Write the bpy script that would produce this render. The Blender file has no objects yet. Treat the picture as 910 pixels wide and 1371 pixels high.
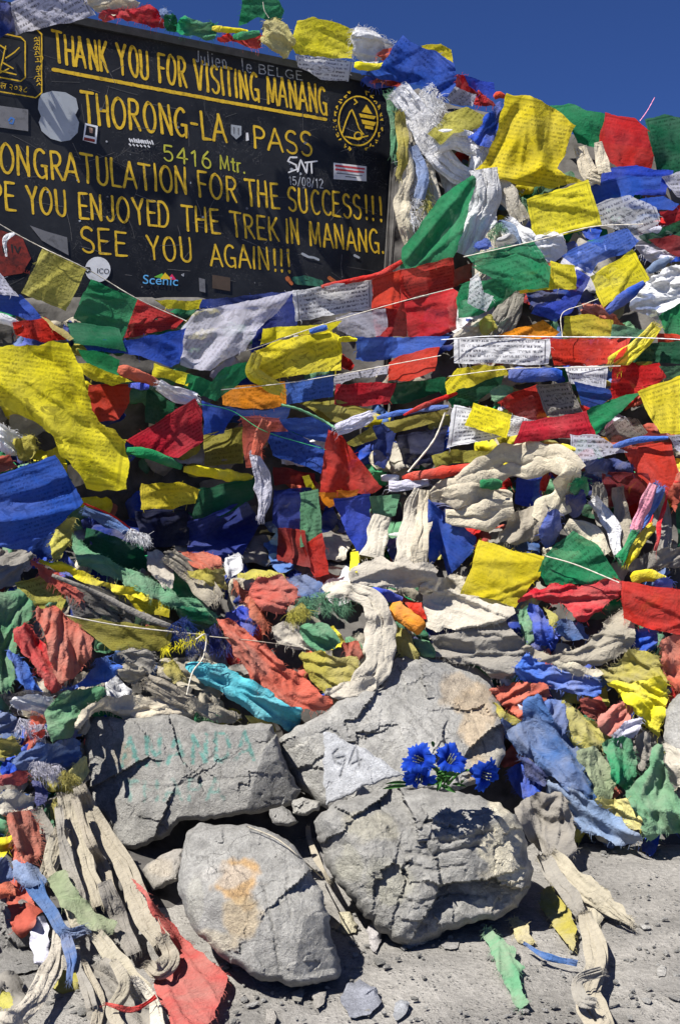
import bpy, math, random
import numpy as np
from mathutils import Vector
from mathutils.geometry import delaunay_2d_cdt

# ------------------------------------------------------------------ camera, sky, sun, exposure
SC = bpy.context.scene
COL = SC.collection
CAMZ, F, CX, HY = 1.05, 1470.0, 455.0, 720.0
cd = bpy.data.cameras.new('camera')
cam = bpy.data.objects.new('camera', cd)
COL.objects.link(cam)
cam.location = (0, 0, CAMZ)
cam.rotation_euler = (math.radians(90), 0, 0)
cd.sensor_fit = 'VERTICAL'
cd.sensor_height = 36.0
cd.lens = 36.0 * F / 1371.0
cd.shift_y = (HY - 685.5) / 1371.0
cd.clip_start = 0.05
cd.clip_end = 5000
SC.camera = cam

SUN = Vector((-0.43, -0.37, 0.82)).normalized()
elev = math.asin(SUN.z)
az = math.atan2(SUN.x, SUN.y)
w = bpy.data.worlds.new('World')
SC.world = w
w.use_nodes = True
nt = w.node_tree
bg = nt.nodes['Background']
sky = nt.nodes.new('ShaderNodeTexSky')
sky.sky_type = 'NISHITA'
sky.sun_disc = False
sky.sun_elevation = elev
sky.sun_rotation = az
sky.altitude = 5400
sky.air_density = 0.8
sky.dust_density = 0.0
sky.ozone_density = 6.0
hs = nt.nodes.new('ShaderNodeHueSaturation')
hs.inputs['Saturation'].default_value = 1.12
hs.inputs['Value'].default_value = 1.0
hs.inputs['Hue'].default_value = 0.512
nt.links.new(sky.outputs[0], hs.inputs['Color'])
nt.links.new(hs.outputs[0], bg.inputs[0])
bg.inputs[1].default_value = 0.072
sd = bpy.data.lights.new('sun', 'SUN')
sd.energy = 5.0
sd.angle = math.radians(0.53)
sd.color = (1.0, 0.955, 0.88)
so = bpy.data.objects.new('sun', sd)
COL.objects.link(so)
so.location = (-4, -4, 7)
so.rotation_euler = (-SUN).to_track_quat('-Z', 'Y').to_euler()
SC.view_settings.view_transform = 'Standard'
SC.view_settings.look = 'None'
SC.view_settings.exposure = 1.0
SC.view_settings.gamma = 1.0
SC.cycles.max_bounces = 6
SC.cycles.transparent_max_bounces = 12

# ------------------------------------------------------------------ numeric helpers
def _hash(ix, iy, seed):
    h = (ix.astype(np.int64) * 374761393 + iy.astype(np.int64) * 668265263 + int(seed) * 1442695041) & 0xFFFFFFFF
    h = ((h ^ (h >> 13)) * 1274126177) & 0xFFFFFFFF
    return (h ^ (h >> 16)) & 0xFFFFFFFF

def noise(x, y, seed=0):
    """gradient noise, about -0.7..0.7"""
    x = np.asarray(x, float); y = np.asarray(y, float)
    xi = np.floor(x); yi = np.floor(y)
    xf = x - xi; yf = y - yi
    u = xf * xf * xf * (xf * (xf * 6 - 15) + 10)
    v = yf * yf * yf * (yf * (yf * 6 - 15) + 10)
    def g(dx, dy):
        a = _hash(xi + dx, yi + dy, seed) / 4294967296.0 * 2 * math.pi
        return np.cos(a) * (xf - dx) + np.sin(a) * (yf - dy)
    a = g(0, 0) * (1 - u) + g(1, 0) * u
    b = g(0, 1) * (1 - u) + g(1, 1) * u
    return a * (1 - v) + b * v

def fbm(x, y, seed=0, octs=4, gain=0.5):
    s = 0; a = 1.0
    for k in range(octs):
        s = s + a * noise(x * 2 ** k, y * 2 ** k, seed + 31 * k)
        a *= gain
    return s

def P3(px, py, Y):
    px = np.asarray(px, float); py = np.asarray(py, float); Y = np.asarray(Y, float)
    return np.stack([Y * (px - CX) / F, Y + 0 * px, CAMZ + Y * (HY - py) / F], -1)

def seg_dist(x, y, pts, closed=False):
    d = np.full(np.shape(x), 1e9)
    n = len(pts)
    for i in range(n if closed else n - 1):
        ax, ay = pts[i]; bx, by = pts[(i + 1) % n]
        dx, dy = bx - ax, by - ay
        L = dx * dx + dy * dy + 1e-9
        t = np.clip(((x - ax) * dx + (y - ay) * dy) / L, 0, 1)
        d = np.minimum(d, np.hypot(x - ax - t * dx, y - ay - t * dy))
    return d

def inside(x, y, pts):
    r = np.zeros(np.shape(x), bool)
    n = len(pts)
    j = n - 1
    for i in range(n):
        xi, yi = pts[i]; xj, yj = pts[j]
        if yi != yj:
            c = ((yi > y) != (yj > y)) & (x < (xj - xi) * (y - yi) / (yj - yi) + xi)
            r ^= c
        j = i
    return r

def catmull(pts, per=8):
    pts = [np.array(p, float) for p in pts]
    if len(pts) < 3:
        return [tuple(pts[0] + (pts[-1] - pts[0]) * k / per) for k in range(per + 1)]
    e = [2 * pts[0] - pts[1]] + pts + [2 * pts[-1] - pts[-2]]
    out = []
    for i in range(1, len(e) - 2):
        p0, p1, p2, p3 = e[i - 1:i + 3]
        for k in range(per):
            t = k / per
            out.append(tuple(0.5 * (2 * p1 + (p2 - p0) * t + (2 * p0 - 5 * p1 + 4 * p2 - p3) * t * t + (3 * p1 - p0 - 3 * p2 + p3) * t ** 3)))
    out.append(tuple(pts[-1]))
    return out

# ------------------------------------------------------------------ object helpers
def mesh(name, verts, faces, mats, uv=None, uv2=None, col=None, attr=None, smooth=True, midx=None, parent=None):
    me = bpy.data.meshes.new(name)
    me.from_pydata([tuple(map(float, v)) for v in verts], [], [tuple(map(int, f)) for f in faces])
    for m in (mats if isinstance(mats, (list, tuple)) else [mats]):
        me.materials.append(m)
    if midx is not None:
        me.polygons.foreach_set('material_index', np.asarray(midx, np.int32))
    li = np.empty(len(me.loops), np.int32)
    me.loops.foreach_get('vertex_index', li)
    if uv is not None:
        l = me.uv_layers.new(name='UVMap')
        l.data.foreach_set('uv', np.asarray(uv, np.float32)[li].ravel())
    if uv2 is not None:
        l = me.uv_layers.new(name='Text')
        l.data.foreach_set('uv', np.asarray(uv2, np.float32)[li].ravel())
    if col is not None:
        a = me.color_attributes.new('Col', 'FLOAT_COLOR', 'POINT')
        c = np.ones((len(verts), 4), np.float32); c[:, :3] = col
        a.data.foreach_set('color', c.ravel())
    if attr is not None:
        a = me.attributes.new('paint', 'FLOAT', 'POINT')
        a.data.foreach_set('value', np.asarray(attr, np.float32))
    if smooth:
        me.polygons.foreach_set('use_smooth', np.ones(len(me.polygons), bool))
        if smooth == 'edges': me.set_sharp_from_angle(angle=math.radians(24))
    me.update()
    o = bpy.data.objects.new(name, me)
    COL.objects.link(o)
    if parent is not None:
        o.parent = parent
    return o

def empty(name, loc):
    o = bpy.data.objects.new(name, None)
    COL.objects.link(o)
    o.location = loc
    o.empty_display_size = 0.1
    return o

def tag(o, label=None, cat=None, group=None, kind=None):
    if label: o['label'] = label
    if cat: o['category'] = cat
    if group: o['group'] = group
    if kind: o['kind'] = kind
    return o

def keep_world(o, root):
    """parent a mesh built in world coordinates to a thing at its base"""
    o.parent = root
    o.matrix_parent_inverse.identity()
    o.location = -Vector(root.location)
    return o

# ------------------------------------------------------------------ materials
class N:
    def __init__(s, name):
        s.m = bpy.data.materials.new(name); s.m.use_nodes = True
        s.t = s.m.node_tree; s.t.nodes.clear()
        s.out = s.t.nodes.new('ShaderNodeOutputMaterial')
    def n(s, typ, **kw):
        nd = s.t.nodes.new(typ)
        for k, v in kw.items():
            setattr(nd, k, v)
        return nd
    def l(s, a, b):
        s.t.links.new(a, b)
    def put(s, sock, v):
        if hasattr(v, 'is_output'): s.l(v, sock)
        else: sock.default_value = v
    def math(s, op, a, b=0.0, c=0.0, clamp=False):
        nd = s.n('ShaderNodeMath', operation=op); nd.use_clamp = clamp
        for i, v in enumerate((a, b, c)):
            s.put(nd.inputs[i], v)
        return nd.outputs[0]
    def noise(s, vec, scale, detail=3, rough=0.55, dist=0.0):
        nd = s.n('ShaderNodeTexNoise')
        if vec is not None: s.l(vec, nd.inputs['Vector'])
        nd.inputs['Scale'].default_value = scale; nd.inputs['Detail'].default_value = detail
        nd.inputs['Roughness'].default_value = rough; nd.inputs['Distortion'].default_value = dist
        return nd.outputs['Fac']
    def mapr(s, v, a, b, c=0.0, d=1.0):
        nd = s.n('ShaderNodeMapRange'); s.put(nd.inputs[0], v)
        for i, x in enumerate((a, b, c, d)): nd.inputs[i + 1].default_value = x
        return nd.outputs[0]
    def mix(s, f, a, b, mode='MIX'):
        nd = s.n('ShaderNodeMix', data_type='RGBA', blend_type=mode)
        s.put(nd.inputs[0], f)
        for k, v in ((6, a), (7, b)):
            s.put(nd.inputs[k], v if hasattr(v, 'is_output') else (*v, 1.0))
        return nd.outputs[2]
    def bump(s, h, strength=0.5, dist=0.01, normal=None):
        nd = s.n('ShaderNodeBump'); s.l(h, nd.inputs['Height'])
        nd.inputs['Strength'].default_value = strength; nd.inputs['Distance'].default_value = dist
        if normal is not None: s.l(normal, nd.inputs['Normal'])
        return nd.outputs['Normal']
    def pos(s):
        return s.n('ShaderNodeNewGeometry').outputs['Position']
    def principled(s, col, rough=0.85, normal=None, spec=0.25):
        b = s.n('ShaderNodeBsdfPrincipled')
        s.put(b.inputs['Base Color'], col if hasattr(col, 'is_output') else (*col, 1.0))
        s.put(b.inputs['Roughness'], rough)
        b.inputs['Specular IOR Level'].default_value = spec
        if normal is not None: s.l(normal, b.inputs['Normal'])
        s.l(b.outputs[0], s.out.inputs[0])
        return b

PAL = {
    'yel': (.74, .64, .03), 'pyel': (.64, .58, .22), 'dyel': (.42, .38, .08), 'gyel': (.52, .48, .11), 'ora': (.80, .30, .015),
    'red': (.54, .026, .024), 'bred': (.62, .036, .026), 'fred': (.50, .115, .08), 'pred': (.55, .20, .16), 'mar': (.28, .03, .03),
    'rust': (.42, .10, .06), 'grn': (.025, .25, .10), 'dgrn': (.018, .12, .06), 'fgrn': (.12, .29, .16), 'sage': (.27, .33, .20),
    'blu': (.032, .085, .48), 'dblu': (.025, .045, .22), 'bblu': (.07, .17, .58), 'fblu': (.075, .15, .37), 'sal': (.47, .105, .08), 'lblu': (.22, .30, .47),
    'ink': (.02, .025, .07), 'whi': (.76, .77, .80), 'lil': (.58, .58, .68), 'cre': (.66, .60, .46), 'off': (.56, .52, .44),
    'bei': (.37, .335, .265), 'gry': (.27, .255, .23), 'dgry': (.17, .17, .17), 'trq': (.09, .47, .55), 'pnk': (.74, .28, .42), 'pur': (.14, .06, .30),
}
_cm = {}
def cloth_mat(key, printed=False, sheer=0.0, dirt=0.0):
    k = (key, printed, round(sheer, 2), round(dirt, 2))
    if k in _cm: return _cm[k]
    s = N('cloth_' + key + ('_print' if printed else '') + ('_sheer' if sheer else ''))
    pos = s.pos()
    info = s.n('ShaderNodeObjectInfo')
    base = PAL[key]
    v = s.noise(pos, 9.0, 4, 0.6)
    v2 = s.noise(pos, 55.0, 3, 0.6)
    val = s.math('ADD', s.mapr(v, .25, .75, .80, 1.10), s.mapr(v2, .25, .75, -.09, .09))
    val = s.math('MULTIPLY', val, s.mapr(info.outputs['Random'], 0, 1, .88, 1.08))
    hsv = s.n('ShaderNodeHueSaturation')
    hsv.inputs['Color'].default_value = (*base, 1)
    s.l(s.mapr(info.outputs['Random'], 0, 1, .492, .508), hsv.inputs['Hue'])
    s.l(val, hsv.inputs['Value'])
    c = hsv.outputs[0]
    # fading and dust
    dn = s.mapr(s.noise(pos, 5.0, 5, 0.65, 0.4), .40, .74, 0.0, 0.36 + dirt)
    c = s.mix(dn, c, (.33, .30, .25) if dirt else tuple(.6 * b + .16 for b in base))
    st = s.mapr(s.noise(pos, 23.0, 4, 0.7), .60, .70, 0.0, .10 + dirt * .7)
    c = s.mix(st, c, (.11, .09, .07))
    alpha = None
    if printed:
        un = s.n('ShaderNodeUVMap'); un.uv_map = 'UVMap'; uv = un.outputs[0]
        tn = s.n('ShaderNodeUVMap'); tn.uv_map = 'Text'; t2 = s.n('ShaderNodeSeparateXYZ'); s.l(tn.outputs[0], t2.inputs[0])
        sp = s.n('ShaderNodeSeparateXYZ'); s.l(uv, sp.inputs[0])
        u, vv = sp.outputs[0], sp.outputs[1]
        rv = t2.outputs[1]
        fr = s.math('FRACT', rv); fl = s.math('FLOOR', rv)
        line = s.math('MULTIPLY', s.mapr(fr, .16, .28), s.mapr(fr, .78, .64))
        cb = s.n('ShaderNodeCombineXYZ')
        s.l(t2.outputs[0], cb.inputs[0]); s.l(s.math('MULTIPLY', fl, 7.3), cb.inputs[1])
        s.l(s.math('MULTIPLY', info.outputs['Random'], 50.0), cb.inputs[2])
        s.l(s.math('MULTIPLY_ADD', fr, 1.2, s.math('MULTIPLY', fl, 7.3)), cb.inputs[1])
        g = s.mapr(s.noise(cb.outputs[0], 1.0, 2, .6), .45, .54)
        txt = s.math('MULTIPLY', line, g)
        du = s.math('ABSOLUTE', s.math('SUBTRACT', u, .5)); dv = s.math('ABSOLUTE', s.math('SUBTRACT', vv, .5))
        mx = s.math('MAXIMUM', du, dv)
        txt = s.math('MULTIPLY', txt, s.mapr(mx, .43, .42))
        fx = s.math('MULTIPLY', s.math('SUBTRACT', u, .5), 1.0); fy = s.math('SUBTRACT', vv, .5)
        r = s.math('SQRT', s.math('ADD', s.math('MULTIPLY', fx, fx), s.math('MULTIPLY', fy, fy)))
        ctr = s.mapr(r, .19, .15)
        mot = s.math('MULTIPLY', s.mapr(s.noise(uv, 13.0, 3, .65, 1.2), .50, .56), s.mapr(r, .17, .10))
        txt = s.math('MAXIMUM', s.math('MULTIPLY', txt, s.math('SUBTRACT', 1.0, ctr)), mot)
        bord = s.math('MULTIPLY', s.mapr(mx, .440, .446), s.mapr(mx, .462, .456))
        ring = s.math('MULTIPLY', s.mapr(r, .175, .182), s.mapr(r, .20, .193))
        txt = s.math('MAXIMUM', txt, s.math('MAXIMUM', s.math('MULTIPLY', bord, .85), s.math('MULTIPLY', ring, s.mapr(info.outputs['Random'], .45, .55, .0, .6))))
        fade = s.mapr(s.noise(pos, 14.0, 2), .3, .7, *((.55, .95) if key in ('whi', 'lil', 'gry', 'lblu') else (.18, .62)))
        ink = {'yel': (.10, .08, .02), 'whi': (.06, .06, .09)}.get(key, tuple(b * .16 for b in base))
        c = s.mix(s.math('MULTIPLY', txt, s.math('MULTIPLY', fade, 1.0 if printed is True else .42)), c, ink)
        hem = s.math('MULTIPLY', s.mapr(vv, .925, .935), s.mapr(vv, .955, .945))
        c = s.mix(s.math('MULTIPLY', hem, .45), c, tuple(b * .35 for b in base))
    cr1 = s.math('ABSOLUTE', s.math('SUBTRACT', s.noise(pos, 20.0, 3, .55, 1.0), .5)); cr2 = s.math('ABSOLUTE', s.math('SUBTRACT', s.noise(pos, 52.0, 3, .6, .8), .5))
    h = s.math('ADD', s.math('ADD', s.math('MULTIPLY', cr1, 2.2), s.math('MULTIPLY', cr2, 1.1)), s.math('MULTIPLY', s.noise(pos, 260.0, 2, .5), .18))
    nrm = s.bump(h, .75 if not printed else .36, .010)
    d = s.n('ShaderNodeBsdfDiffuse'); s.l(c, d.inputs[0]); s.l(nrm, d.inputs['Normal']); d.inputs['Roughness'].default_value = .6
    tr = s.n('ShaderNodeBsdfTranslucent'); s.l(c, tr.inputs[0]); s.l(nrm, tr.inputs['Normal'])
    mx = s.n('ShaderNodeMixShader'); mx.inputs[0].default_value = .32 if printed or sheer else .15
    s.l(d.outputs[0], mx.inputs[1]); s.l(tr.outputs[0], mx.inputs[2])
    res = mx.outputs[0]
    if sheer > 0:
        tp = s.n('ShaderNodeBsdfTransparent')
        tp.inputs[0].default_value = (*[min(1, .35 + 1.1 * b) for b in base], 1)
        m2 = s.n('ShaderNodeMixShader')
        s.l(s.mapr(v2, .3, .7, sheer * .75, sheer * 1.25), m2.inputs[0])
        s.l(res, m2.inputs[1]); s.l(tp.outputs[0], m2.inputs[2])
        res = m2.outputs[0]
    s.l(res, s.out.inputs[0])
    _cm[k] = s.m
    return s.m

def heap_mat():
    s = N('heap_cloth')
    pos = s.pos()
    a = s.n('ShaderNodeAttribute'); a.attribute_name = 'Col'
    v = s.mapr(s.noise(pos, 30, 4, .6), .25, .75, .7, 1.15)
    hsv = s.n('ShaderNodeHueSaturation'); s.l(a.outputs['Color'], hsv.inputs['Color']); s.l(v, hsv.inputs['Value'])
    c = s.mix(s.mapr(s.noise(pos, 8, 4, .6), .45, .75, 0, .45), hsv.outputs[0], (.27, .25, .21))
    nrm = s.bump(s.noise(pos, 48, 4, .6, .6), .6, .008)
    s.principled(c, .95, nrm, .05)
    return s.m

def rock_mat(name='rock', scale=1.0):
    s = N(name)
    pos = s.pos()
    a = s.n('ShaderNodeAttribute'); a.attribute_name = 'Col'
    n1 = s.noise(pos, 26 * scale, 6, .68); n2 = s.noise(pos, 130 * scale, 4, .7)
    n3 = s.noise(pos, 480 * scale, 3, .7)
    v = s.math('MULTIPLY', s.mapr(n1, .3, .7, .70, 1.26), s.math('MULTIPLY', s.mapr(n2, .3, .7, .78, 1.2), s.mapr(n3, .3, .7, .80, 1.2)))
    hsv = s.n('ShaderNodeHueSaturation'); s.l(a.outputs['Color'], hsv.inputs['Color']); s.l(v, hsv.inputs['Value'])
    c = hsv.outputs[0]
    vor = s.n('ShaderNodeTexVoronoi'); vor.feature = 'DISTANCE_TO_EDGE'
    wob = s.n('ShaderNodeVectorMath', operation='ADD')
    nz = s.n('ShaderNodeTexNoise'); s.l(pos, nz.inputs['Vector']); nz.inputs['Scale'].default_value = 9; nz.inputs['Detail'].default_value = 4
    scl = s.n('ShaderNodeVectorMath', operation='SCALE'); s.l(nz.outputs['Color'], scl.inputs[0]); scl.inputs['Scale'].default_value = .22
    s.l(pos, wob.inputs[0]); s.l(scl.outputs[0], wob.inputs[1])
    s.l(wob.outputs[0], vor.inputs['Vector']); vor.inputs['Scale'].default_value = 6.5 * scale
    crack = s.math('MULTIPLY', s.mapr(vor.outputs['Distance'], .0, .022, 1.0, 0.0), s.mapr(s.noise(pos, 6, 2), .5, .62))
    c = s.mix(s.math('MULTIPLY', crack, .35), c, (.06, .058, .054))
    h = s.math('ADD', s.math('ADD', s.math('MULTIPLY', n1, 1.0), s.math('MULTIPLY', n2, .30)), s.math('MULTIPLY', s.noise(pos, 420, 2, .6), .10))
    h = s.math('SUBTRACT', h, s.math('MULTIPLY', crack, .5))
    s.principled(c, .88, s.bump(s.math('ADD', s.math('MULTIPLY', n2, .8), s.math('MULTIPLY', n3, .5)), .9, .007, s.bump(h, .6, .010)), .22)
    return s.m

def simple(name, col, rough=.7, var=.2, scale=20, bump=.0, spec=.25):
    s = N(name); pos = s.pos()
    n = s.noise(pos, scale, 4, .6)
    hsv = s.n('ShaderNodeHueSaturation'); hsv.inputs['Color'].default_value = (*col, 1)
    s.l(s.mapr(n, .3, .7, 1 - var, 1 + var), hsv.inputs['Value'])
    s.principled(hsv.outputs[0], rough, s.bump(n, bump, .01) if bump else None, spec)
    return s.m

# ------------------------------------------------------------------ where the cairn's surface stands (depth in metres along the view axis)
_bc = np.array([-320, 0, 150, 300, 455, 600, 750, 910, 1260], float)
_br = np.array([100, 200, 300, 400, 500, 600, 700, 760, 850, 950, 1050, 1130, 1200, 1300, 1371, 1500], float)
_bt = np.array([
 [4.15, 4.15, 4.33, 4.55, 4.80, 5.15, 5.20, 5.20, 5.20],
 [4.15, 4.15, 4.33, 4.55, 4.80, 5.02, 5.08, 5.08, 5.08],
 [4.15, 4.15, 4.33, 4.55, 4.78, 4.92, 4.96, 4.96, 4.96],
 [4.12, 4.15, 4.33, 4.55, 4.75, 4.80, 4.82, 4.80, 4.80],
 [4.06, 4.13, 4.29, 4.55, 4.75, 4.72, 4.68, 4.66, 4.64],
 [4.02, 4.10, 4.46, 4.80, 4.90, 4.68, 4.58, 4.54, 4.50],
 [3.95, 4.03, 4.44, 4.78, 4.82, 4.56, 4.48, 4.42, 4.38],
 [3.84, 3.90, 4.12, 4.32, 4.40, 4.36, 4.34, 4.30, 4.26],
 [3.66, 3.70, 3.90, 4.08, 4.14, 4.16, 4.16, 4.14, 4.12],
 [3.45, 3.52, 3.84, 3.94, 3.98, 4.00, 4.00, 3.98, 3.96],
 [3.20, 3.26, 3.72, 4.00, 3.90, 3.86, 3.86, 3.84, 3.82],
 [3.02, 3.06, 3.45, 3.76, 3.76, 3.74, 3.74, 3.73, 3.73],
 [2.86, 2.88, 3.05, 3.21, 3.21, 3.21, 3.21, 3.21, 3.21],
 [2.58, 2.60, 2.66, 2.66, 2.66, 2.66, 2.66, 2.66, 2.66],
 [2.36, 2.37, 2.37, 2.37, 2.37, 2.37, 2.37, 2.37, 2.37],
 [1.97] * 9])

def base_Y(px, py):
    px = np.clip(np.asarray(px, float), _bc[0], _bc[-1] - 1e-3); py = np.clip(np.asarray(py, float), _br[0], _br[-1] - 1e-3)
    i = np.clip(np.searchsorted(_br, py, side='right') - 1, 0, len(_br) - 2)
    j = np.clip(np.searchsorted(_bc, px, side='right') - 1, 0, len(_bc) - 2)
    fy = (py - _br[i]) / (_br[i + 1] - _br[i]); fx = (px - _bc[j]) / (_bc[j + 1] - _bc[j])
    t = (_bt[i, j] * (1 - fx) + _bt[i, j + 1] * fx) * (1 - fy) + (_bt[i + 1, j] * (1 - fx) + _bt[i + 1, j + 1] * fx) * fy
    g = ground_Y(py)
    return np.minimum(t, g - .004)

def ground_Y(py):
    return np.where(np.asarray(py) > HY + 60, CAMZ * F / np.maximum(np.asarray(py, float) - HY, 60.0), 99.0)

# the signboard's plane: upright, running back to the right
SO = np.array([0.255, 5.0]); SE = np.array([-2.037, -1.0]); SN = np.array([0.4489, -0.9143, 0])
SN = SN / np.linalg.norm(SN); _k = math.hypot(*SE); SNv = np.array([1.0 / _k, -2.037 / _k, 0])
def sign_Y(px):
    q = (np.asarray(px, float) - CX) / F
    t = (SO[0] - 5 * q) / (2.037 - q)
    return 5.0 - t
def sign_P(px, py, proud=0.0):
    return P3(px, py, sign_Y(px)) + SNv * proud

# ------------------------------------------------------------------ a record of how far forward the pile has grown, so each cloth lies over the one below
CELL = 3.0; BX0, BY0 = -320.0, -90.0; BW, BH = 530, 534
gx, gy = np.meshgrid(BX0 + CELL * np.arange(BW), BY0 + CELL * np.arange(BH))
buf = base_Y(gx, gy)
_signpoly = [(-160, -11), (526, 117), (540, 430), (-160, 400)]
_m = inside(gx, gy, _signpoly)
buf = np.where(_m, np.minimum(sign_Y(gx), buf + np.where(gy < 395, .4, 0)), buf)

def _shift(a, dy, dx, fill):
    r = np.full_like(a, fill)
    h, w_ = a.shape
    r[max(0, dy):h + min(0, dy), max(0, dx):w_ + min(0, dx)] = a[max(0, -dy):h + min(0, -dy), max(0, -dx):w_ + min(0, -dx)]
    return r

def drape(outline, off, gap, rad, basef):
    """depth field of a cloth lying over whatever is already there"""
    xs = [p[0] for p in outline]; ys = [p[1] for p in outline]
    pad = 2
    i0 = int(max(0, (min(xs) - BX0) // CELL - pad)); i1 = int(min(BW - 1, (max(xs) - BX0) // CELL + pad + 1))
    j0 = int(max(0, (min(ys) - BY0) // CELL - pad)); j1 = int(min(BH - 1, (max(ys) - BY0) // CELL + pad + 1))
    X = gx[j0:j1 + 1, i0:i1 + 1]; Yp = gy[j0:j1 + 1, i0:i1 + 1]
    m = inside(X, Yp, outline) | (seg_dist(X, Yp, outline, True) < CELL * .75)
    t = np.minimum(basef(X, Yp) - off, buf[j0:j1 + 1, i0:i1 + 1] - gap)
    tm = np.where(m, t, 1e6)
    r2 = tm.copy()
    k = max(1, rad // 2)
    for _ in range(k):
        r2 = np.minimum.reduce([r2] + [_shift(r2, a, b, 1e6) for a, b in ((0, 1), (0, -1), (1, 0), (-1, 0))])
    W = m.astype(float); V = np.where(m, r2, 0.0)
    for _ in range(rad * 2):
        for ax in ((0, 1), (1, 0)):
            V = .5 * V + .25 * (_shift(V, *ax, 0.) + _shift(V, -ax[0], -ax[1], 0.))
            W = .5 * W + .25 * (_shift(W, *ax, 0.) + _shift(W, -ax[0], -ax[1], 0.))
    D = np.where(W > 1e-4, V / np.maximum(W, 1e-4), t)
    # outside the mask carry the nearest smooth values
    def sample(px, py):
        fx = np.clip((np.asarray(px) - X[0, 0]) / CELL, 0, X.shape[1] - 1.001); fy = np.clip((np.asarray(py) - Yp[0, 0]) / CELL, 0, X.shape[0] - 1.001)
        a = fx.astype(int); b = fy.astype(int); u = fx - a; v = fy - b
        return (D[b, a] * (1 - u) + D[b, a + 1] * u) * (1 - v) + (D[b + 1, a] * (1 - u) + D[b + 1, a + 1] * u) * v
    def commit(extra):
        sl = buf[j0:j1 + 1, i0:i1 + 1]
        sl[m] = np.minimum(sl[m], D[m] - extra)
    return sample, commit

def folds(a, b, seed, lam, amp, crump=0.8, stretch=4.5, warp=1.0):
    wv = warp * 1.5 * noise(a / (4.5 * lam), b / (3.0 * lam), seed) + .45 * noise(a / (1.6 * lam), b / (1.6 * lam), seed + 5)
    x = b / lam + wv
    n1 = noise(a / (stretch * lam), x * .62, seed + 1)
    r1 = -.42 + 1.9 * np.abs(noise(a / (stretch * .8 * lam) + 7.3, x * .5 + 3.1, seed + 2))
    r2 = -.40 + 1.9 * np.abs(noise(a / (stretch * .5 * lam) + 2.7, x * 1.1 + 9.1, seed + 3))
    r3 = .40 - 1.7 * np.abs(noise(a / (1.1 * lam) + 5.7, b / (1.0 * lam) + wv, seed + 4))
    return amp * (1.5 * n1 + 1.25 * r1 + .6 * r2 + crump * .7 * r3)

def rucks(a, b, th_n, rr, n, H, sig):
    """a few long lopsided folds: gentle on one side, steep on the other"""
    h = np.zeros_like(a)
    ea = max(1e-4, np.ptp(a)); eb = max(1e-4, np.ptp(b))
    for k in range(n):
        b0 = b.min() + eb * (k + rr.uniform(.15, .85)) / n
        a0 = rr.uniform(a.min() + .2 * ea, a.max() - .2 * ea); La = ea * rr.uniform(.35, .8)
        sl = rr.uniform(-.35, .35)
        s = b - b0 - sl * (a - a0) - .012 * noise(a / .045 + 11 * k, a * 0 + th_n, 17 + k)
        s = s * (1 if rr.rand() < .7 else -1)
        sg = sig * rr.uniform(.6, 1.5)
        pr = np.where(s > 0, np.exp(-np.abs(s / sg) ** 1.15), np.exp(-(s / (.24 * sg)) ** 2))
        h += H * rr.uniform(.5, 1.2) * pr * np.exp(-((a - a0) / La) ** 4)
    return h

def resample(pts, step, closed=True):
    out = []
    n = len(pts)
    for i in range(n if closed else n - 1):
        a = np.array(pts[i], float); b = np.array(pts[(i + 1) % n], float)
        k = max(1, int(round(np.hypot(*(b - a)) / step)))
        for q in range(k):
            out.append(a + (b - a) * q / k)
    return np.array(out)

def chaikin(pts, f=.22):
    out = []
    n = len(pts)
    for i in range(n):
        a = np.array(pts[i], float); b = np.array(pts[(i + 1) % n], float)
        out += [a * (1 - f) + b * f, a * f + b * (1 - f)]
    return out

def tri_fill(border, step):
    """triangles filling a closed outline: border vertices first"""
    bx = border
    x0, y0 = bx.min(0); x1, y1 = bx.max(0)
    pts = []
    row = 0
    y = y0 + step * .5
    rr = np.random.RandomState(int(abs(x0 * 7 + y0 * 13)) % 99991)
    while y < y1:
        xs = np.arange(x0 + (step * .5 if row % 2 else 0), x1, step)
        pts.append(np.stack([xs, np.full_like(xs, y)], 1)); y += step * .87; row += 1
    pts = np.concatenate(pts) if pts else np.zeros((0, 2))
    pts = pts + rr.uniform(-.18, .18, pts.shape) * step
    bl = [tuple(p) for p in bx]
    if len(pts):
        k = inside(pts[:, 0], pts[:, 1], bl) & (seg_dist(pts[:, 0], pts[:, 1], bl, True) > step * .55)
        pts = pts[k]
    allp = [Vector(p) for p in bl] + [Vector(p) for p in pts]
    v, e, f, ov, oe, of = delaunay_2d_cdt(allp, [], [list(range(len(bl)))], 1, 1e-4)
    V = np.array([tuple(p) for p in v]); Fc = [tuple(q) for q in f]
    # is each vertex on the border?
    onb = np.zeros(len(V), bool)
    for i, o in enumerate(ov):
        onb[i] = any(k < len(bl) for k in o)
    return V, Fc, onb

def inv_quad(P, q):
    """u, v of points in a quad TL, TR, BR, BL (v = 0 at the bottom)"""
    a, b, c, d = [np.array(p, float) for p in q]
    u = np.full(len(P), .5); v = np.full(len(P), .5)
    for _ in range(12):
        X = (a * ((1 - u) * (1 - v))[:, None] + b * (u * (1 - v))[:, None] + c * (u * v)[:, None] + d * ((1 - u) * v)[:, None])
        du = (b - a) * (1 - v)[:, None] + (c - d) * v[:, None]
        dv = (d - a) * (1 - u)[:, None] + (c - b) * u[:, None]
        R = P - X
        det = du[:, 0] * dv[:, 1] - du[:, 1] * dv[:, 0]
        det = np.where(np.abs(det) < 1e-6, 1e-6, det)
        u = u + np.clip((R[:, 0] * dv[:, 1] - R[:, 1] * dv[:, 0]) / det, -.5, .5)
        v = v + np.clip((du[:, 0] * R[:, 1] - du[:, 1] * R[:, 0]) / det, -.5, .5)
    return np.stack([u, 1 - v], 1)

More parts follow.
